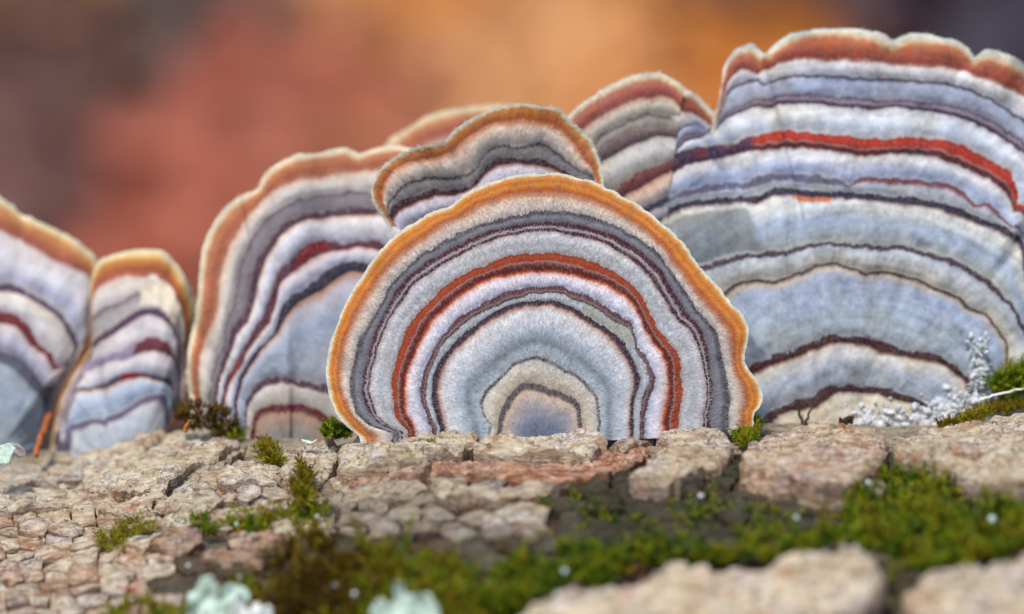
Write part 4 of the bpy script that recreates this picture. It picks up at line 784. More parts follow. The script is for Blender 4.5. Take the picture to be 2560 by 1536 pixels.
# ------------------------------------------------------------------ moss
def moss_mesh(base, nrm, L, hue, leaf=0.75, leaves=14, spread=0.55, width=0.17):
    """many shoots: base points, growth directions, lengths, hues -> verts, faces, hue attribute"""
    n = len(base); up = np.array([0, 0, 1.0])
    ax = nrm * 0.8 + up * 0.5 + rng.normal(0, spread, (n, 3)); ax /= np.linalg.norm(ax, axis=1)[:, None]
    bend = rng.normal(0, 0.5, (n, 3)); bend -= ax * (bend * ax).sum(1)[:, None]
    t = (np.arange(leaves) + 0.3) / leaves
    C = base[:, None] + ax[:, None] * (L[:, None, None] * t[None, :, None]) + bend[:, None] * (L[:, None, None] * 0.5 * (t ** 2)[None, :, None])
    dirn = ax[:, None] + bend[:, None] * t[None, :, None]; dirn /= np.linalg.norm(dirn, axis=2)[..., None]
    ref = np.cross(dirn, np.array([0.31, 0.77, 0.55])); ref /= np.linalg.norm(ref, axis=2)[..., None]; ref2 = np.cross(dirn, ref)
    az = 2.4 * np.arange(leaves)[None] + rng.uniform(0, 6.3, (n, 1)) + rng.normal(0, .3, (n, leaves))
    rad = ref * np.cos(az)[..., None] + ref2 * np.sin(az)[..., None]
    op = (0.95 - 0.55 * t)[None, :, None] * rng.uniform(0.7, 1.2, (n, leaves, 1))
    ld = dirn * 0.65 + rad * op; ld /= np.linalg.norm(ld, axis=2)[..., None]
    side = np.cross(ld, dirn); side /= np.linalg.norm(side, axis=2)[..., None] + 1e-9
    ll = leaf * (1.1 - 0.45 * t)[None, :, None] * rng.uniform(0.7, 1.2, (n, leaves, 1)); fold = np.cross(side, ld)
    a = C; b = C + ld * ll * 0.42 + side * ll * width + fold * ll * 0.08; c = C + ld * ll + dirn * ll * 0.12; d = C + ld * ll * 0.42 - side * ll * width + fold * ll * 0.08
    V = np.stack([a, b, c, d], 2).reshape(-1, 3); m = n * leaves; q = np.arange(m) * 4
    F = np.concatenate([np.stack([q, q + 1, q + 2], 1), np.stack([q, q + 2, q + 3], 1)])
    hv = np.repeat(np.repeat(hue, leaves) + rng.normal(0, 0.07, m) - np.tile(t, n) * 0.12, 4)
    # stems: three-sided spindles
    w = 0.05 * np.clip(leaf, 0.4, 1.2); k = len(V)
    tip = base + ax * L[:, None] + bend * (L * 0.5)[:, None]; o1 = np.cross(ax, np.array([0.3, 0.5, 0.8])); o1 /= np.linalg.norm(o1, axis=1)[:, None]; o2 = np.cross(ax, o1)
    SV = np.stack([base + o1 * w, base - o1 * w * .5 + o2 * w * .87, base - o1 * w * .5 - o2 * w * .87, tip], 1).reshape(-1, 3); q = np.arange(n) * 4 + k
    SF = np.concatenate([np.stack([q, q + 1, q + 3], 1), np.stack([q + 1, q + 2, q + 3], 1), np.stack([q + 2, q, q + 3], 1)])
    return np.concatenate([V, SV]), np.concatenate([F, SF]), np.concatenate([hv, np.repeat(hue * 0.7, 4)])
def sample_poly(poly, n):
    P = np.asarray(poly, float); lo, hi = P.min(0), P.max(0); out = np.zeros((0, 2))
    while len(out) < n:
        q = rng.uniform(lo, hi, (n * 3, 2)); out = np.concatenate([out, q[in_poly(P, q[:, 0], q[:, 1])]])
    return out[:n]
def moss_patch(name, label, poly, n, L, hue, leaf=0.75, h=0.6, leaves=14, kind='stuff', clump=0.0, group=None, spread=0.55, depth=None, width=0.17):
    q = sample_poly(poly, n)
    if clump:                                                    # denser tussocks with gaps between
        m = fbm(q[:, 0] * 0.02, q[:, 1] * 0.03, 2, 77); q = q[m > clump - 0.35]
    if depth is None:
        x, s_ = hit(q[:, 0], q[:, 1], h); base = surf(x, s_, h - 0.5); nr = surf_n(s_)
    else:
        base = pix(q[:, 0], q[:, 1], np.full(len(q), depth) + rng.normal(0, .5, len(q))); nr = np.tile([0, -0.5, 0.86], (len(q), 1))
    hu = rng.uniform(hue[0], hue[1], len(q)) - 0.10 + 0.25 * fbm(q[:, 0] * 0.012, q[:, 1] * 0.012, 2, 99)
    V, F, hv = moss_mesh(base, nr, rng.uniform(L[0], L[1], len(q)), hu, leaf, leaves, spread, width)
    o = mesh_obj(name, V, F, MOSS, None, {'hue': hv}, smooth=False, origin=base.mean(0))
    tag(o, label, 'moss', group, kind); return o

moss_patch('moss', 'golden olive moss cushion growing in the bark hollow above the mint lichen', [(660,1350),(720,1320),(800,1310),(900,1330),(960,1380),(1000,1440),(960,1500),(860,1570),(660,1570),(690,1460),(640,1400)], 1000, (1.0, 2.8), (0.0, 0.5), 0.95, 0.8, 13, clump=0.32)
moss_patch('moss', 'fresh green moss mat around the second mint lichen', [(880,1400),(1000,1380),(1130,1410),(1230,1460),(1260,1520),(1180,1580),(860,1580),(900,1490)], 700, (1.0, 2.8), (0.3, 0.9), 0.95, 0.8, 13, clump=0.32)
moss_patch('moss', 'yellow-green moss fringe beside the first mint lichen', [(285,1520),(400,1490),(470,1450),(600,1440),(650,1490),(640,1580),(280,1590)], 520, (0.8, 2.2), (0.25, 0.75), 0.85, 0.7, 13, clump=0.34)
moss_patch('moss', 'dark green moss bed behind the largest blurred bark slab', [(1160,1490),(1270,1410),(1420,1376),(1620,1366),(1800,1366),(1960,1346),(2120,1326),(2190,1370),(2000,1392),(1780,1410),(1620,1430),(1400,1475),(1260,1540)], 1300, (0.9, 2.4), (0.5, 1.1), 0.95, 0.8, 13, clump=0.28)
moss_patch('moss', 'lush green moss filling the gap under the peach bark plate', [(2120,1240),(2200,1196),(2270,1186),(2350,1210),(2450,1256),(2620,1280),(2620,1350),(2500,1396),(2330,1430),(2250,1450),(2190,1380),(2110,1330)], 1300, (1.0, 3.0), (0.45, 1.1), 1.0, 0.8, 13, clump=0.25)
moss_patch('moss', 'thin olive moss film on the shaded bark face under the long plates', [(1360,1224),(1600,1224),(1700,1210),(1840,1180),(1850,1250),(2050,1276),(2120,1320),(1800,1350),(1500,1356),(1340,1350),(1250,1340)], 900, (0.3, 1.0), (0.5, 1.1), 0.5, 0.9, 8, clump=0.35)
moss_patch('moss', 'short moss growing in the cracks above the rusty bark lumps', [(470,1300),(560,1280),(640,1286),(740,1264),(820,1270),(800,1310),(700,1326),(590,1328),(480,1324)], 300, (0.8, 2.0), (0.4, 0.9), 0.7, 0.8, 13, clump=0.2)
moss_patch('moss', 'faint moss between the small square bark scales', [(240,1330),(300,1318),(330,1290),(390,1290),(400,1320),(330,1350),(310,1374),(246,1366)], 170, (0.7, 1.5), (0.3, 0.7), 0.55, 0.8, 10)
moss_patch('moss', 'sparse moss along the ledge of the long orange-brown bark strip', [(900,1130),(1010,1112),(1100,1095),(1100,1125),(1000,1140),(905,1158)], 130, (0.5, 1.1), (0.25, 0.6), 0.45, 2.6, 9)
TUF = [
 ('small mixed moss tuft at the tip of the long diagonal bark ridge', [(522,1066),(560,1062),(600,1072),(608,1088),(580,1094),(540,1086)], 80, (0.7, 1.7), (0.25, 0.9), 0.65, 2.0, None),
 ('spiky yellow moss tuft in the notch under the pale-creased bracket', [(646,1112),(668,1106),(690,1130),(694,1156),(676,1154),(660,1136)], 60, (0.8, 2.0), (0.25, 0.5), 0.9, 1.6, None),
 ('bright yellow-green moss plume in front of the pale bark row', [(736,1250),(740,1190),(750,1160),(764,1168),(772,1200),(768,1262)], 60, (0.9, 2.2), (0.3, 0.52), 0.9, 2.4, None),
 ('tan and green moss wisps at the foot of the sharp front bracket', [(1085,1064),(1120,1058),(1180,1066),(1200,1072),(1110,1074)], 46, (0.6, 1.4), (0.0, 0.75), 0.6, 2.6, None),
 ('low yellow moss strip under the right half of the front bracket', [(1452,1056),(1500,1048),(1580,1042),(1640,1040),(1600,1052),(1500,1062)], 150, (0.4, 0.9), (0.28, 0.55), 0.5, 2.6, None),
 ('dark olive moss blob between two bark knobs', [(1606,1052),(1650,1046),(1658,1064),(1640,1074),(1610,1070)], 110, (0.4, 0.9), (0.5, 0.8), 0.5, 2.4, None),
 ('bright green moss cushion beside the notch-edged tip of the front bracket', [(1838,1068),(1860,1054),(1900,1052),(1892,1084),(1866,1112),(1846,1096)], 190, (0.7, 1.6), (0.45, 0.75), 0.65, 2.0, None),
 ('long yellow moss ribbon on the bark under the white crust', [(2340,1062),(2420,1030),(2480,1004),(2600,985),(2600,1006),(2480,1030),(2400,1052)], 330, (0.5, 1.2), (0.28, 0.58), 0.55, 3.0, None),
 ('deep green moss clump against the foot of the huge bracket', [(2470,980),(2486,950),(2530,930),(2600,920),(2600,985),(2520,992)], 260, (0.8, 2.0), (0.55, 1.0), 0.7, 0, 9.0),
 ('brown-green tangled moss clump between the two lobed left brackets', [(436,1060),(450,1020),(490,1004),(540,1020),(590,1050),(596,1076),(520,1082),(450,1082)], 130, (0.3, 1.0), (-0.15, 0.35), 0.6, 0, 10.0),
 ('dark moss under the left edge of the sharp front bracket', [(806,1092),(826,1060),(850,1072),(880,1090),(850,1100)], 130, (0.6, 1.4), (0.5, 1.0), 0.6, 0, 3.5),
 ('tiny moss speckle behind the lifted bark chip', [(262,1100),(290,1082),(316,1084),(320,1096),(280,1108)], 60, (0.4, 1.0), (0.3, 0.75), 0.5, 2.0, None),
]
for lb, poly, n, L, hue, lf, h, dp in TUF:
    moss_patch('moss_tuft', lb, poly, n, L, hue, lf, h, 13, kind=None, depth=dp)
def moss_sprig(label, path, hue, leaf, h=2.0, leaves=46, depth=None, group=None):
    """one large leafy shoot along a pixel path, foot first"""
    P = np.asarray(path, float); f = np.linspace(0, 1, leaves)
    px_ = np.interp(f, np.linspace(0, 1, len(P)), P[:, 0]); py_ = np.interp(f, np.linspace(0, 1, len(P)), P[:, 1])
    x, s_ = hit([P[0, 0]], [P[0, 1]], h); b = surf(x, s_, h)[0]
    dp = float((b - CAM) @ FWD - FOCUS) if depth is None else depth
    C = pix(px_, py_, dp - 1.2 * f); ax = np.gradient(C, axis=0); ax /= np.linalg.norm(ax, axis=1)[:, None]
    ref = np.cross(ax, FWD); ref /= np.linalg.norm(ref, axis=1)[:, None]; ref2 = np.cross(ax, ref)
    az = 2.4 * np.arange(leaves) + rng.normal(0, .3, leaves)
    rad = ref * np.cos(az)[:, None] * 1.2 + ref2 * np.sin(az)[:, None] * 0.8
    ld = ax * 0.9 + rad * 0.75; ld /= np.linalg.norm(ld, axis=1)[:, None]
    sd_ = np.cross(ld, ax); sd_ /= np.linalg.norm(sd_, axis=1)[:, None] + 1e-9
    ll = leaf * (1.05 - 0.5 * f)[:, None] * rng.uniform(.8, 1.15, (leaves, 1))
    V = np.stack([C, C + ld * ll * .4 + sd_ * ll * .2, C + ld * ll, C + ld * ll * .4 - sd_ * ll * .2], 1).reshape(-1, 3)
    q = np.arange(leaves) * 4; F = np.concatenate([np.stack([q, q + 1, q + 2], 1), np.stack([q, q + 2, q + 3], 1)]).tolist()
    root = empty('moss_shoot', C[0]); tag(root, label, 'moss', group)
    o = mesh_obj('leaves', V, F, MOSS, root, {'hue': np.repeat(hue + rng.normal(0, .05, leaves), 4)}, smooth=False); o.location = -root.location
    k = leaves; ring = np.stack([C + ref * 0.09, C - ref * .045 + ref2 * .08, C - ref * .045 - ref2 * .08], 1).reshape(-1, 3)
    SF = [[3 * i + a, 3 * i + (a + 1) % 3, 3 * i + 3 + (a + 1) % 3, 3 * i + 3 + a] for i in range(k - 1) for a in range(3)]
    so_ = mesh_obj('stem', ring, SF, MOSS, root, {'hue': np.full(len(ring), hue * .8)}); so_.location = -root.location
SPR = [('tall slender yellow moss shoot rising over the gap under the right bark plate', [(2340,1300),(2334,1200),(2330,1112)], .36, 1.0),
 ('curved yellow-green moss shoot leaning left over the golden moss', [(930,1380),(900,1330),(872,1284)], .45, 0.95),
 ('green moss shoot standing beside the grey bark blocks', [(1010,1380),(1022,1330),(1032,1288)], .62, 0.9),
 ('arched bright green moss frond above the second mint lichen', [(1310,1350),(1300,1400),(1366,1456)], .6, 1.0),
 ('short green moss frond lying under the white grain', [(500,1326),(540,1312),(590,1300)], .62, 1.1),
 ('broad green moss shoot left of the golden moss', [(620,1340),(628,1310),(622,1286)], .66, 1.1),
 ('upright olive moss shoot in front of the dark green bed', [(2050,1340),(2060,1300),(2068,1256)], .3, 0.9),
 ('pale green moss frond spreading above the blurred slab', [(1900,1380),(1860,1350),(1846,1318)], .58, 1.1),
 ('olive moss shoot beside the lush green gap', [(2196,1350),(2190,1300),(2188,1262)], .28, 0.9),
 ('thin moss frond curling above the rusty lumps', [(330,1330),(360,1310),(392,1300)], .5, 0.8),
 ('star-like green moss frond at the lower slab corner', [(1210,1500),(1190,1470),(1160,1446)], .58, 1.0),
 ('feathery moss frond near the second mint lichen', [(1120,1450),(1080,1420),(1020,1400)], .5, 1.0),
 ('single green leaflet sprout in front of the red ring of the front bracket', [(1722,1048),(1724,1030),(1721,1012)], .62, .6)]
for lb, path, hue, lf in SPR: moss_sprig(lb, path, hue, lf, 2.6 if path[0][1] < 1100 else 2.2, leaves=20 if lf < .7 else 44)

# ------------------------------------------------------------------ lichens
def dep(px, py, h):
    x, s_ = hit([px], [py], h); return float((surf(x, s_, h)[0] - CAM) @ FWD - FOCUS)
def r4(p): return [(400 + x / 3.0925, 1100 + y / 3.0925) for x, y in p]
o = outline_piece('lichen', r4([(200,1290),(215,1190),(262,1175),(290,1110),(320,1055),(390,1050),(410,1100),(440,1120),(445,1170),(430,1220),(452,1255),(470,1170),(520,1120),(600,1115),(650,1150),(690,1190),(690,1230),(650,1260),(655,1310),(600,1420),(300,1440),(210,1390)]), LICHEN, None, dep(540, 1490, 3.5), 0.3, 0.3, 0.5, 3, 0.3, 0.4)
tag(o, 'ruffled mint green lichen with broad lobes beside the yellow-green moss fringe', 'lichen')
o = outline_piece('lichen', r4([(1620,1440),(1650,1250),(1700,1215),(1750,1240),(1770,1290),(1820,1240),(1800,1150),(1830,1110),(1890,1115),(1900,1180),(1930,1210),(1990,1185),(2025,1225),(2045,1180),(2090,1180),(2110,1240),(2150,1290),(2190,1440)]), LICHEN, None, dep(990, 1500, 3.5), 0.3, 0.3, 0.5, 9, 0.3, 0.4)
tag(o, 'mint green lichen with narrow antler-like lobes in the fresh green moss', 'lichen')
o = outline_piece('lichen', r4([(560,1440),(560,1260),(590,1190),(640,1180),(668,1230),(660,1290),(700,1340),(730,1270),(770,1255),(785,1310),(820,1270),(860,1300),(890,1440)]), LICHEN_W, None, dep(620, 1500, 4.2), 0.4, 0.3, 0.5, 15, 0.35, 0.3)
tag(o, 'chalk white crumbly lichen growing over the edge of the mint lichen', 'lichen')
o = outline_piece('lichen', [(-30,1128),(6,1112),(24,1108),(40,1120),(30,1136),(24,1160),(-30,1170)], LICHEN, None, 3.0, 0.4, 0.25, 0.3, 19, 0.2, 0.3)
tag(o, 'tiny mint lichen scrap at the far left bark crest', 'lichen')
o = outline_piece('lichen_flake', [(752,1098),(766,1100),(780,1104),(792,1098),(794,1102),(776,1112),(756,1106)], LICHEN, None, 1.5, 0.15, 0.2, 0.1, 23, 0.06)
tag(o, 'small pale green lichen flake on the bark crest beside the front bracket', 'lichen')
FLAKE = simple('grey_flake', (176, 164, 160), 0.8, 0.3, 1.0)
o = outline_piece('bark_flake', [(18,1118),(30,1108),(48,1112),(62,1126),(66,1142),(44,1146),(36,1134)], FLAKE, None, 4.0, 0.4, 0.25, 0.2, 29, 0.1, 0.4)
tag(o, 'curled grey bark flake at the far left bark crest', 'bark flake')

# ------------------------------------------------------------------ white crust, grains, twigs
import bmesh
def ico(sub):
    bm = bmesh.new(); bmesh.ops.create_icosphere(bm, subdivisions=sub, radius=1); v = np.array([q.co[:] for q in bm.verts]); f = np.array([[w.index for w in q.verts] for q in bm.faces]); bm.free(); return v, f
IV, IF = ico(1); IV2, IF2 = ico(2)
def lumps(name, label, cat, C, rad, mat, kind='stuff'):
    V = []; F = []
    for i, (c, r_) in enumerate(zip(C, rad)):
        sq = rng.uniform(0.45, 1.5, 3); V.append(c + IV2 * r_ * sq * (1 + 0.75 * fbm(IV2[:, 0] * 1.9 + i * 3.1, IV2[:, 1] * 1.9 + IV2[:, 2] * 1.7, 3, i))[:, None]); F.append(IF2 + i * len(IV2))
    V = np.concatenate(V); o = mesh_obj(name, V, np.concatenate(F), mat, None, origin=V.mean(0), smooth=False); tag(o, label, cat, None, kind); return o
cr = np.array(z5([(1000,1360),(1060,1310),(1160,1285),(1260,1305),(1350,1315),(1440,1310),(1500,1265),(1560,1240),(1640,1225),(1720,1215),(1770,1150),(1775,1080),(1760,1010),(1755,940),(1790,900)]))
C = []; rad = []
for i in range(900):
    f = rng.uniform(0, len(cr) - 1); a = int(f); p = cr[a] + (cr[a + 1] - cr[a]) * (f - a); up = a >= 10
    p = p + rng.normal(0, 1, 2) * (np.array([11, 12]) if up else np.array([26, 16])); C.append(pix(p[0], p[1], rng.uniform(8.2, 10.0))); rad.append(rng.uniform(.05, .2) if rng.random() < .9 else rng.uniform(.2, .42))
for i in range(90):
    p = sample_poly(z5([(1080,1380),(1180,1300),(1480,1310),(1560,1230),(1760,1190),(1800,1260),(1620,1330),(1400,1390)]), 1)[0]; C.append(pix(p[0], p[1], rng.uniform(8.6, 10))); rad.append(rng.uniform(.35, .75))
for i in range(110):
    p = sample_poly(z5([(780,1180),(1250,1050),(1500,1180),(1480,1300),(900,1330),(760,1260)]), 1)[0]; C.append(pix(p[0], p[1], rng.uniform(9.6, 10.2))); rad.append(rng.uniform(.06, .17))
lumps('white_crust', 'crumbly white crust along the foot of the huge bracket', 'crust', C, rad, CRUST)
def tube(pts, r0, r1, n=6):
    P = np.asarray(pts, float); ax = np.gradient(P, axis=0); ax /= np.linalg.norm(ax, axis=1)[:, None]
    a = np.cross(ax, np.array([.2, .9, .35])); a /= np.linalg.norm(a, axis=1)[:, None]; b = np.cross(ax, a)
    rr_ = np.linspace(r0, r1, len(P))[:, None]; t = np.arange(n) * 2 * math.pi / n
    V = np.concatenate([P + (a * math.cos(q) + b * math.sin(q)) * rr_ for q in t]); m = len(P)
    F = [[j * m + i, ((j + 1) % n) * m + i, ((j + 1) % n) * m + i + 1, j * m + i + 1] for j in range(n) for i in range(m - 1)]
    F += [[j * m for j in range(n)][::-1], [j * m + m - 1 for j in range(n)]]
    return V, F
def px_tube(name, label, cat, path, d, r0, r1, mat):
    P = np.asarray(path, float); t = np.linspace(0, len(P) - 1, 14); i = np.arange(len(P))
    W = pix(np.interp(t, i, P[:, 0]), np.interp(t, i, P[:, 1]), np.interp(t, i, d) if np.ndim(d) else np.full(14, d)); W = W + rng.normal(0, 0.05, W.shape)
    V, F = tube(W, r0, r1); o = mesh_obj(name, V, F, mat, None, origin=W[0]); return tag(o, label, cat)
px_tube('pine_needle', 'flat rusty needle stuck between the two left brackets', 'needle', [(124,1040),(110,1076),(96,1110),(88,1140)], [17, 14, 12, 10], .45, .3, NEEDLE)
px_tube('twig', 'tiny dark forked twig at the foot of the huge bracket', 'twig', [(1994,1000),(1998,1030),(2006,1060),(2012,1080)], 7.5, .12, .2, DEBRIS)
px_tube('twig', 'thin dark sliver leaning beside the forked twig', 'twig', [(2030,1018),(2020,1042),(2008,1072)], 7.3, .1, .18, DEBRIS)
px_tube('grass_thread', 'pale dry grass thread above the yellow moss ribbon', 'grass', [(2450,998),(2500,984),(2600,962)], 7.0, .14, .1, CHIP)
px_tube('rust_sliver', 'orange bark sliver stuck upright behind the diagonal ridge', 'bark sliver', [(462,1080),(468,1062),(474,1050)], 4.5, .3, .12, NEEDLE)
lumps('dark_debris', 'black crumbly speck under the white crust', 'debris', [pix(2120 + rng.normal(0, 9), 1052 + rng.normal(0, 4), 5.5) for _ in range(22)], rng.uniform(.1, .32, 22), DEBRIS, kind=None)
for i, (x, y, r_) in enumerate([(2170,1206,.26),(1991,1294,.26),(2480,1298,.36),(1157,1331,.2),(1412,1428,.28),(591,1310,.2),(599,1443,.16),(835,1464,.2)]):
    c = pix(x, y, dep(x, y, 3.0)); o = mesh_obj('water_drop', c + IV2 * r_, IF2, DROP, None, origin=c)
    tag(o, 'tiny mint-coloured water drop resting on the moss', 'water drop', 'drops on the moss')
for i, (x, y, r_) in enumerate([(793,1291,.2),(471,1414,.22),(887,1485,.3),(715,1268,.18),(722,1323,.18),(1752,1240,.3)]):
    c = pix(x, y, dep(x, y, 3.0)); o = mesh_obj('white_grain', c + IV2 * r_ * np.array([1, .9, .85]), IF2, CRUST, None, origin=c)
    tag(o, 'tiny bright white grain caught in the moss', 'grain', 'white grains in the moss')

# ------------------------------------------------------------------ forest floor and fallen leaves behind
def ground_z(x, y):
    t = np.maximum(y - 480, 0); rise = 900 * (1 - np.exp(-t * 0.62 / 900)) * 1.0 + 0.0 * t
    return rise * sstep(0, 160, t) + 14 * fbm(x * 0.006, y * 0.006, 4, 8) * sstep(60, 260, np.abs(y) + np.abs(x) * .2) - 2
gx = np.concatenate([-np.geomspace(1500, 60000, 24)[::-1], np.linspace(-1450, 1450, 140), np.geomspace(1500, 60000, 24)])
gy = np.concatenate([-np.geomspace(900, 60000, 24)[::-1], np.linspace(-850, 2400, 170), np.geomspace(2450, 60000, 26)])
GX, GY = np.meshgrid(gx, gy, indexing='ij'); gi = np.arange(GX.size).reshape(GX.shape)
GV = np.stack([GX, GY, ground_z(GX, GY)], -1).reshape(-1, 3)
GF = np.stack([gi[:-1, :-1].ravel(), gi[1:, :-1].ravel(), gi[1:, 1:].ravel(), gi[:-1, 1:].ravel()], 1)
def floor_material():
    nt = NT('leaf_litter'); p = nt.coord(); n1 = nt.noise(p, 0.012, 4, 0.6)
    c = nt.ramp(n1, [(0.3, lin((40, 26, 20))), (0.5, lin((78, 50, 34))), (0.7, lin((110, 74, 48)))])
    n2 = nt.noise(p, 0.09, 5, 0.7)
    nt.set(Base_Color=nt.mix(nt.rng(n2, 0.4, 0.65, 0, 0.7), c, lin((136, 88, 52))), Roughness=0.95, Normal=nt.bump(n1, 0.8, 0.01)); return nt.m
tag(mesh_obj('forest_floor', GV, GF, floor_material()), 'leaf-strewn forest floor rising behind the log', 'ground', None, 'structure')
def leaf_mesh(seed, lobed):
    n, m = 26, 9; t = np.linspace(0, 1, n); w = np.sin(math.pi * t ** 0.8) ** 0.85 * 0.33
    if lobed: w = w * (0.72 + 0.38 * np.sin(t * math.pi * 9 + 0.6))
    w = np.maximum(w, 0.004); q = np.linspace(-1, 1, m)
    x = w[:, None] * q[None]; y = (t - 0.5)[:, None] + 0.05 * np.abs(q)[None] * 0
    z = 0.10 * (q[None] ** 2) * (w[:, None] / 0.33) + 0.12 * (t[:, None] - 0.5) ** 2 + 0.035 * fbm(x * 5 + seed, y * 5, 3, seed) + 0.012 * np.abs(np.sin(t * 22))[:, None] * np.abs(q)[None]
    V = np.stack([x + 0 * z, y + 0 * z, z], -1).reshape(-1, 3); i = np.arange(n * m).reshape(n, m)
    F = np.stack([i[:-1, :-1].ravel(), i[:-1, 1:].ravel(), i[1:, 1:].ravel(), i[1:, :-1].ravel()], 1)
    pt = np.array([[0, -0.5, 0.03], [0, -0.56, 0.03], [0.004, -0.62, 0.045]]); PV, PF = tube(np.vstack([pt, [0.012, -0.72, .07]]), 0.010, 0.012)
    return V, F, PV, PF
KIND = {'orange': (206, 132, 62), 'tan': (196, 138, 84), 'amber': (190, 112, 34), 'coral': (170, 92, 68), 'brown': (78, 48, 36), 'umber': (44, 25, 19), 'grey': (90, 80, 76), 'mauve': (108, 72, 64), 'plum': (32, 22, 40), 'rust': (152, 88, 58)}
ANCH = [(60,30,'orange'),(0,190,'brown'),(60,330,'umber'),(130,430,'mauve'),(300,100,'grey'),(370,200,'grey'),(270,300,'grey'),(220,430,'brown'),(250,560,'mauve'),(10,450,'mauve'),(170,150,'brown'),(560,60,'brown'),(560,170,'brown'),(480,320,'rust'),(450,480,'coral'),(430,620,'coral'),(640,390,'coral'),(800,320,'rust'),(740,90,'tan'),(1000,100,'orange'),(900,220,'tan'),(1250,40,'orange'),(1250,180,'orange'),(1520,60,'tan'),(1560,160,'orange'),(1640,190,'amber'),(1740,80,'brown'),(1820,40,'umber'),(1800,110,'umber'),(1750,190,'amber'),(2000,20,'mauve'),(2180,30,'mauve'),(2400,40,'plum'),(2540,80,'plum'),(1300,300,'tan'),(2560,300,'plum')]
LM = {}
for k, rgb in KIND.items():
    nt = NT('leaf_' + k); p = nt.coord(1.0, 'Object'); n1 = nt.noise(p, 60, 4, 0.6); oi = nt.add('ShaderNodeObjectInfo')
    a = lin(rgb, 1.02); c = nt.ramp(n1, [(0.3, tuple(x * .85 for x in a[:3]) + (1,)), (0.7, tuple(min(1, x * 1.12) for x in a[:3]) + (1,))])
    nt.set(Base_Color=c, Roughness=0.7, Normal=nt.bump(n1, 0.5, 0.002)); LM[k] = nt.m
LMESH = {}
leafn = 0
def ray_ground(px, py):
    d = FWD + (px - 1280) * KPX * RGT - (py - 768) * KPX * UPV; t = 330.0
    for _ in range(400):
        p = CAM + d * t
        if p[2] < ground_z(p[0], p[1]): return p
        t += 8
    return None
def put_leaf(p, kind, size, tilt):
    global leafn
    v = leafn % 4; key = (v, kind); leafn += 1
    if key not in LMESH:
        V, F, PV, PF = leaf_mesh(v * 7 + 3, v % 2 == 1)
        b = mesh_obj('blade', V, F, LM[kind]); s2 = mesh_obj('stalk', PV, PF, LM[kind]); LMESH[key] = (b, s2); src = True
        parts = [b, s2]
    else:
        parts = [q.copy() for q in LMESH[key]]
        for q in parts: col.objects.link(q)
    r = empty('fallen_leaf', p); r.scale = (size,) * 3
    e = 20.0; nx = -(ground_z(p[0] + e, p[1]) - ground_z(p[0] - e, p[1])) / (2 * e); ny = -(ground_z(p[0], p[1] + e) - ground_z(p[0], p[1] - e)) / (2 * e)
    nrm = Vector((float(nx), float(ny), 1)).normalized(); nrm = (nrm + Vector((rng.normal(0, tilt), rng.normal(0, tilt) - 0.15, 0))).normalized()
    r.rotation_euler = (nrm.to_track_quat('Z', 'Y') @ Matrix.Rotation(rng.uniform(0, 6.28), 3, 'Z').to_quaternion()).to_euler()
    tag(r, {'orange': 'orange', 'tan': 'pale tan', 'amber': 'amber', 'coral': 'coral red', 'brown': 'brown', 'umber': 'very dark brown', 'grey': 'grey weathered', 'mauve': 'dull mauve', 'plum': 'plum dark', 'rust': 'rust red'}[kind] + (' lobed' if v % 2 else ' oval') + ' fallen leaf on the blurred forest floor', 'leaf', kind + (' lobed' if v % 2 else ' oval') + ' leaves on the forest floor')
    for q in parts: q.parent = r
AN = np.array([(a, b) for a, b, _ in ANCH], float)
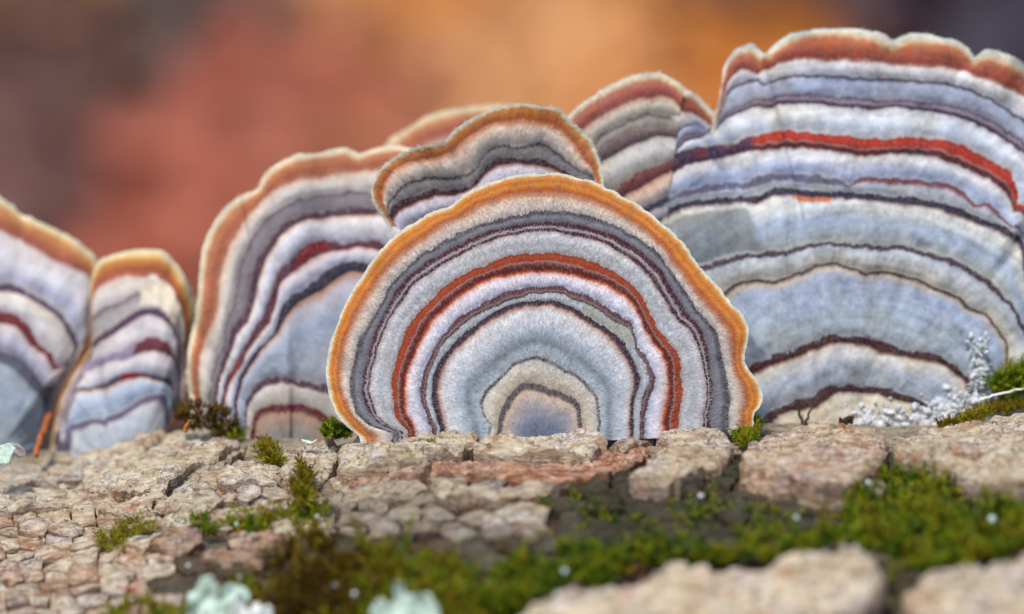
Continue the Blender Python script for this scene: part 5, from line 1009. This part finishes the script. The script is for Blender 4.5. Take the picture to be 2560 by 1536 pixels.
for it in range(280):
    px_, py_ = -220 + (it % 20) * 156 + rng.uniform(-60, 60), -180 + (it // 20) * 72 + rng.uniform(-28, 28)
    p = ray_ground(px_, py_)
    if p is None or p[1] < 260: continue
    k = ANCH[int(np.argmin(((AN - (px_, py_)) ** 2 @ np.array([1, 1.2])) * rng.uniform(.92, 1.08, len(AN))))][2]
    p[2] += rng.uniform(2, 16); put_leaf(p, k, rng.uniform(62, 96), 0.2)

def litter():
    n, m = 9, 5; t = np.linspace(0, 1, n); w = np.maximum(np.sin(math.pi * t ** 0.8) ** 0.85 * 0.3, 0.01); q = np.linspace(-1, 1, m)
    L = np.stack([w[:, None] * q[None], (t - 0.5)[:, None] + 0 * q[None], 0.14 * q[None] ** 2 * w[:, None] / 0.3 + 0.2 * (t[:, None] - 0.5) ** 2], -1).reshape(-1, 3)
    i_ = np.arange(n * m).reshape(n, m); LF = np.stack([i_[:-1, :-1].ravel(), i_[:-1, 1:].ravel(), i_[1:, 1:].ravel(), i_[1:, :-1].ravel()], 1)
    V = []; F = []; A = []; k = 0
    for _ in range(3600):
        x, y = rng.uniform(-1300, 1300), rng.uniform(-500, 2300)
        if abs(y) < 130 and abs(x) < 460: continue
        if math.hypot(x, y + 300) < 190: continue
        a = rng.uniform(0, 6.28); sz = rng.uniform(38, 80); c_, s_ = math.cos(a), math.sin(a)
        P = L * sz; P = np.stack([P[:, 0] * c_ - P[:, 1] * s_, P[:, 0] * s_ + P[:, 1] * c_, P[:, 2]], 1)
        P = P + [x, y, 0]; P[:, 2] += ground_z(P[:, 0], P[:, 1]) + rng.uniform(-2, 4) + rng.normal(0, .25) * (P[:, 0] - x) * 0.6 + rng.normal(0, .25) * (P[:, 1] - y) * 0.6
        V.append(P); F.append(LF + k * len(L)); A.append(np.full(len(L), rng.random())); k += 1
    nt = NT('litter_leaves'); h = nt.attr('hue')
    nt.set(Base_Color=nt.ramp(h, [(0, lin((60, 38, 28))), (.3, lin((112, 70, 44))), (.55, lin((158, 104, 58))), (.75, lin((134, 78, 54))), (1, lin((96, 78, 66)))]), Roughness=0.8)
    o = mesh_obj('leaf_litter', np.concatenate(V), np.concatenate(F), nt.m, None, {'hue': np.concatenate(A)})
    tag(o, 'mat of brown fallen leaves covering the forest floor', 'leaf litter', None, 'stuff')
litter()
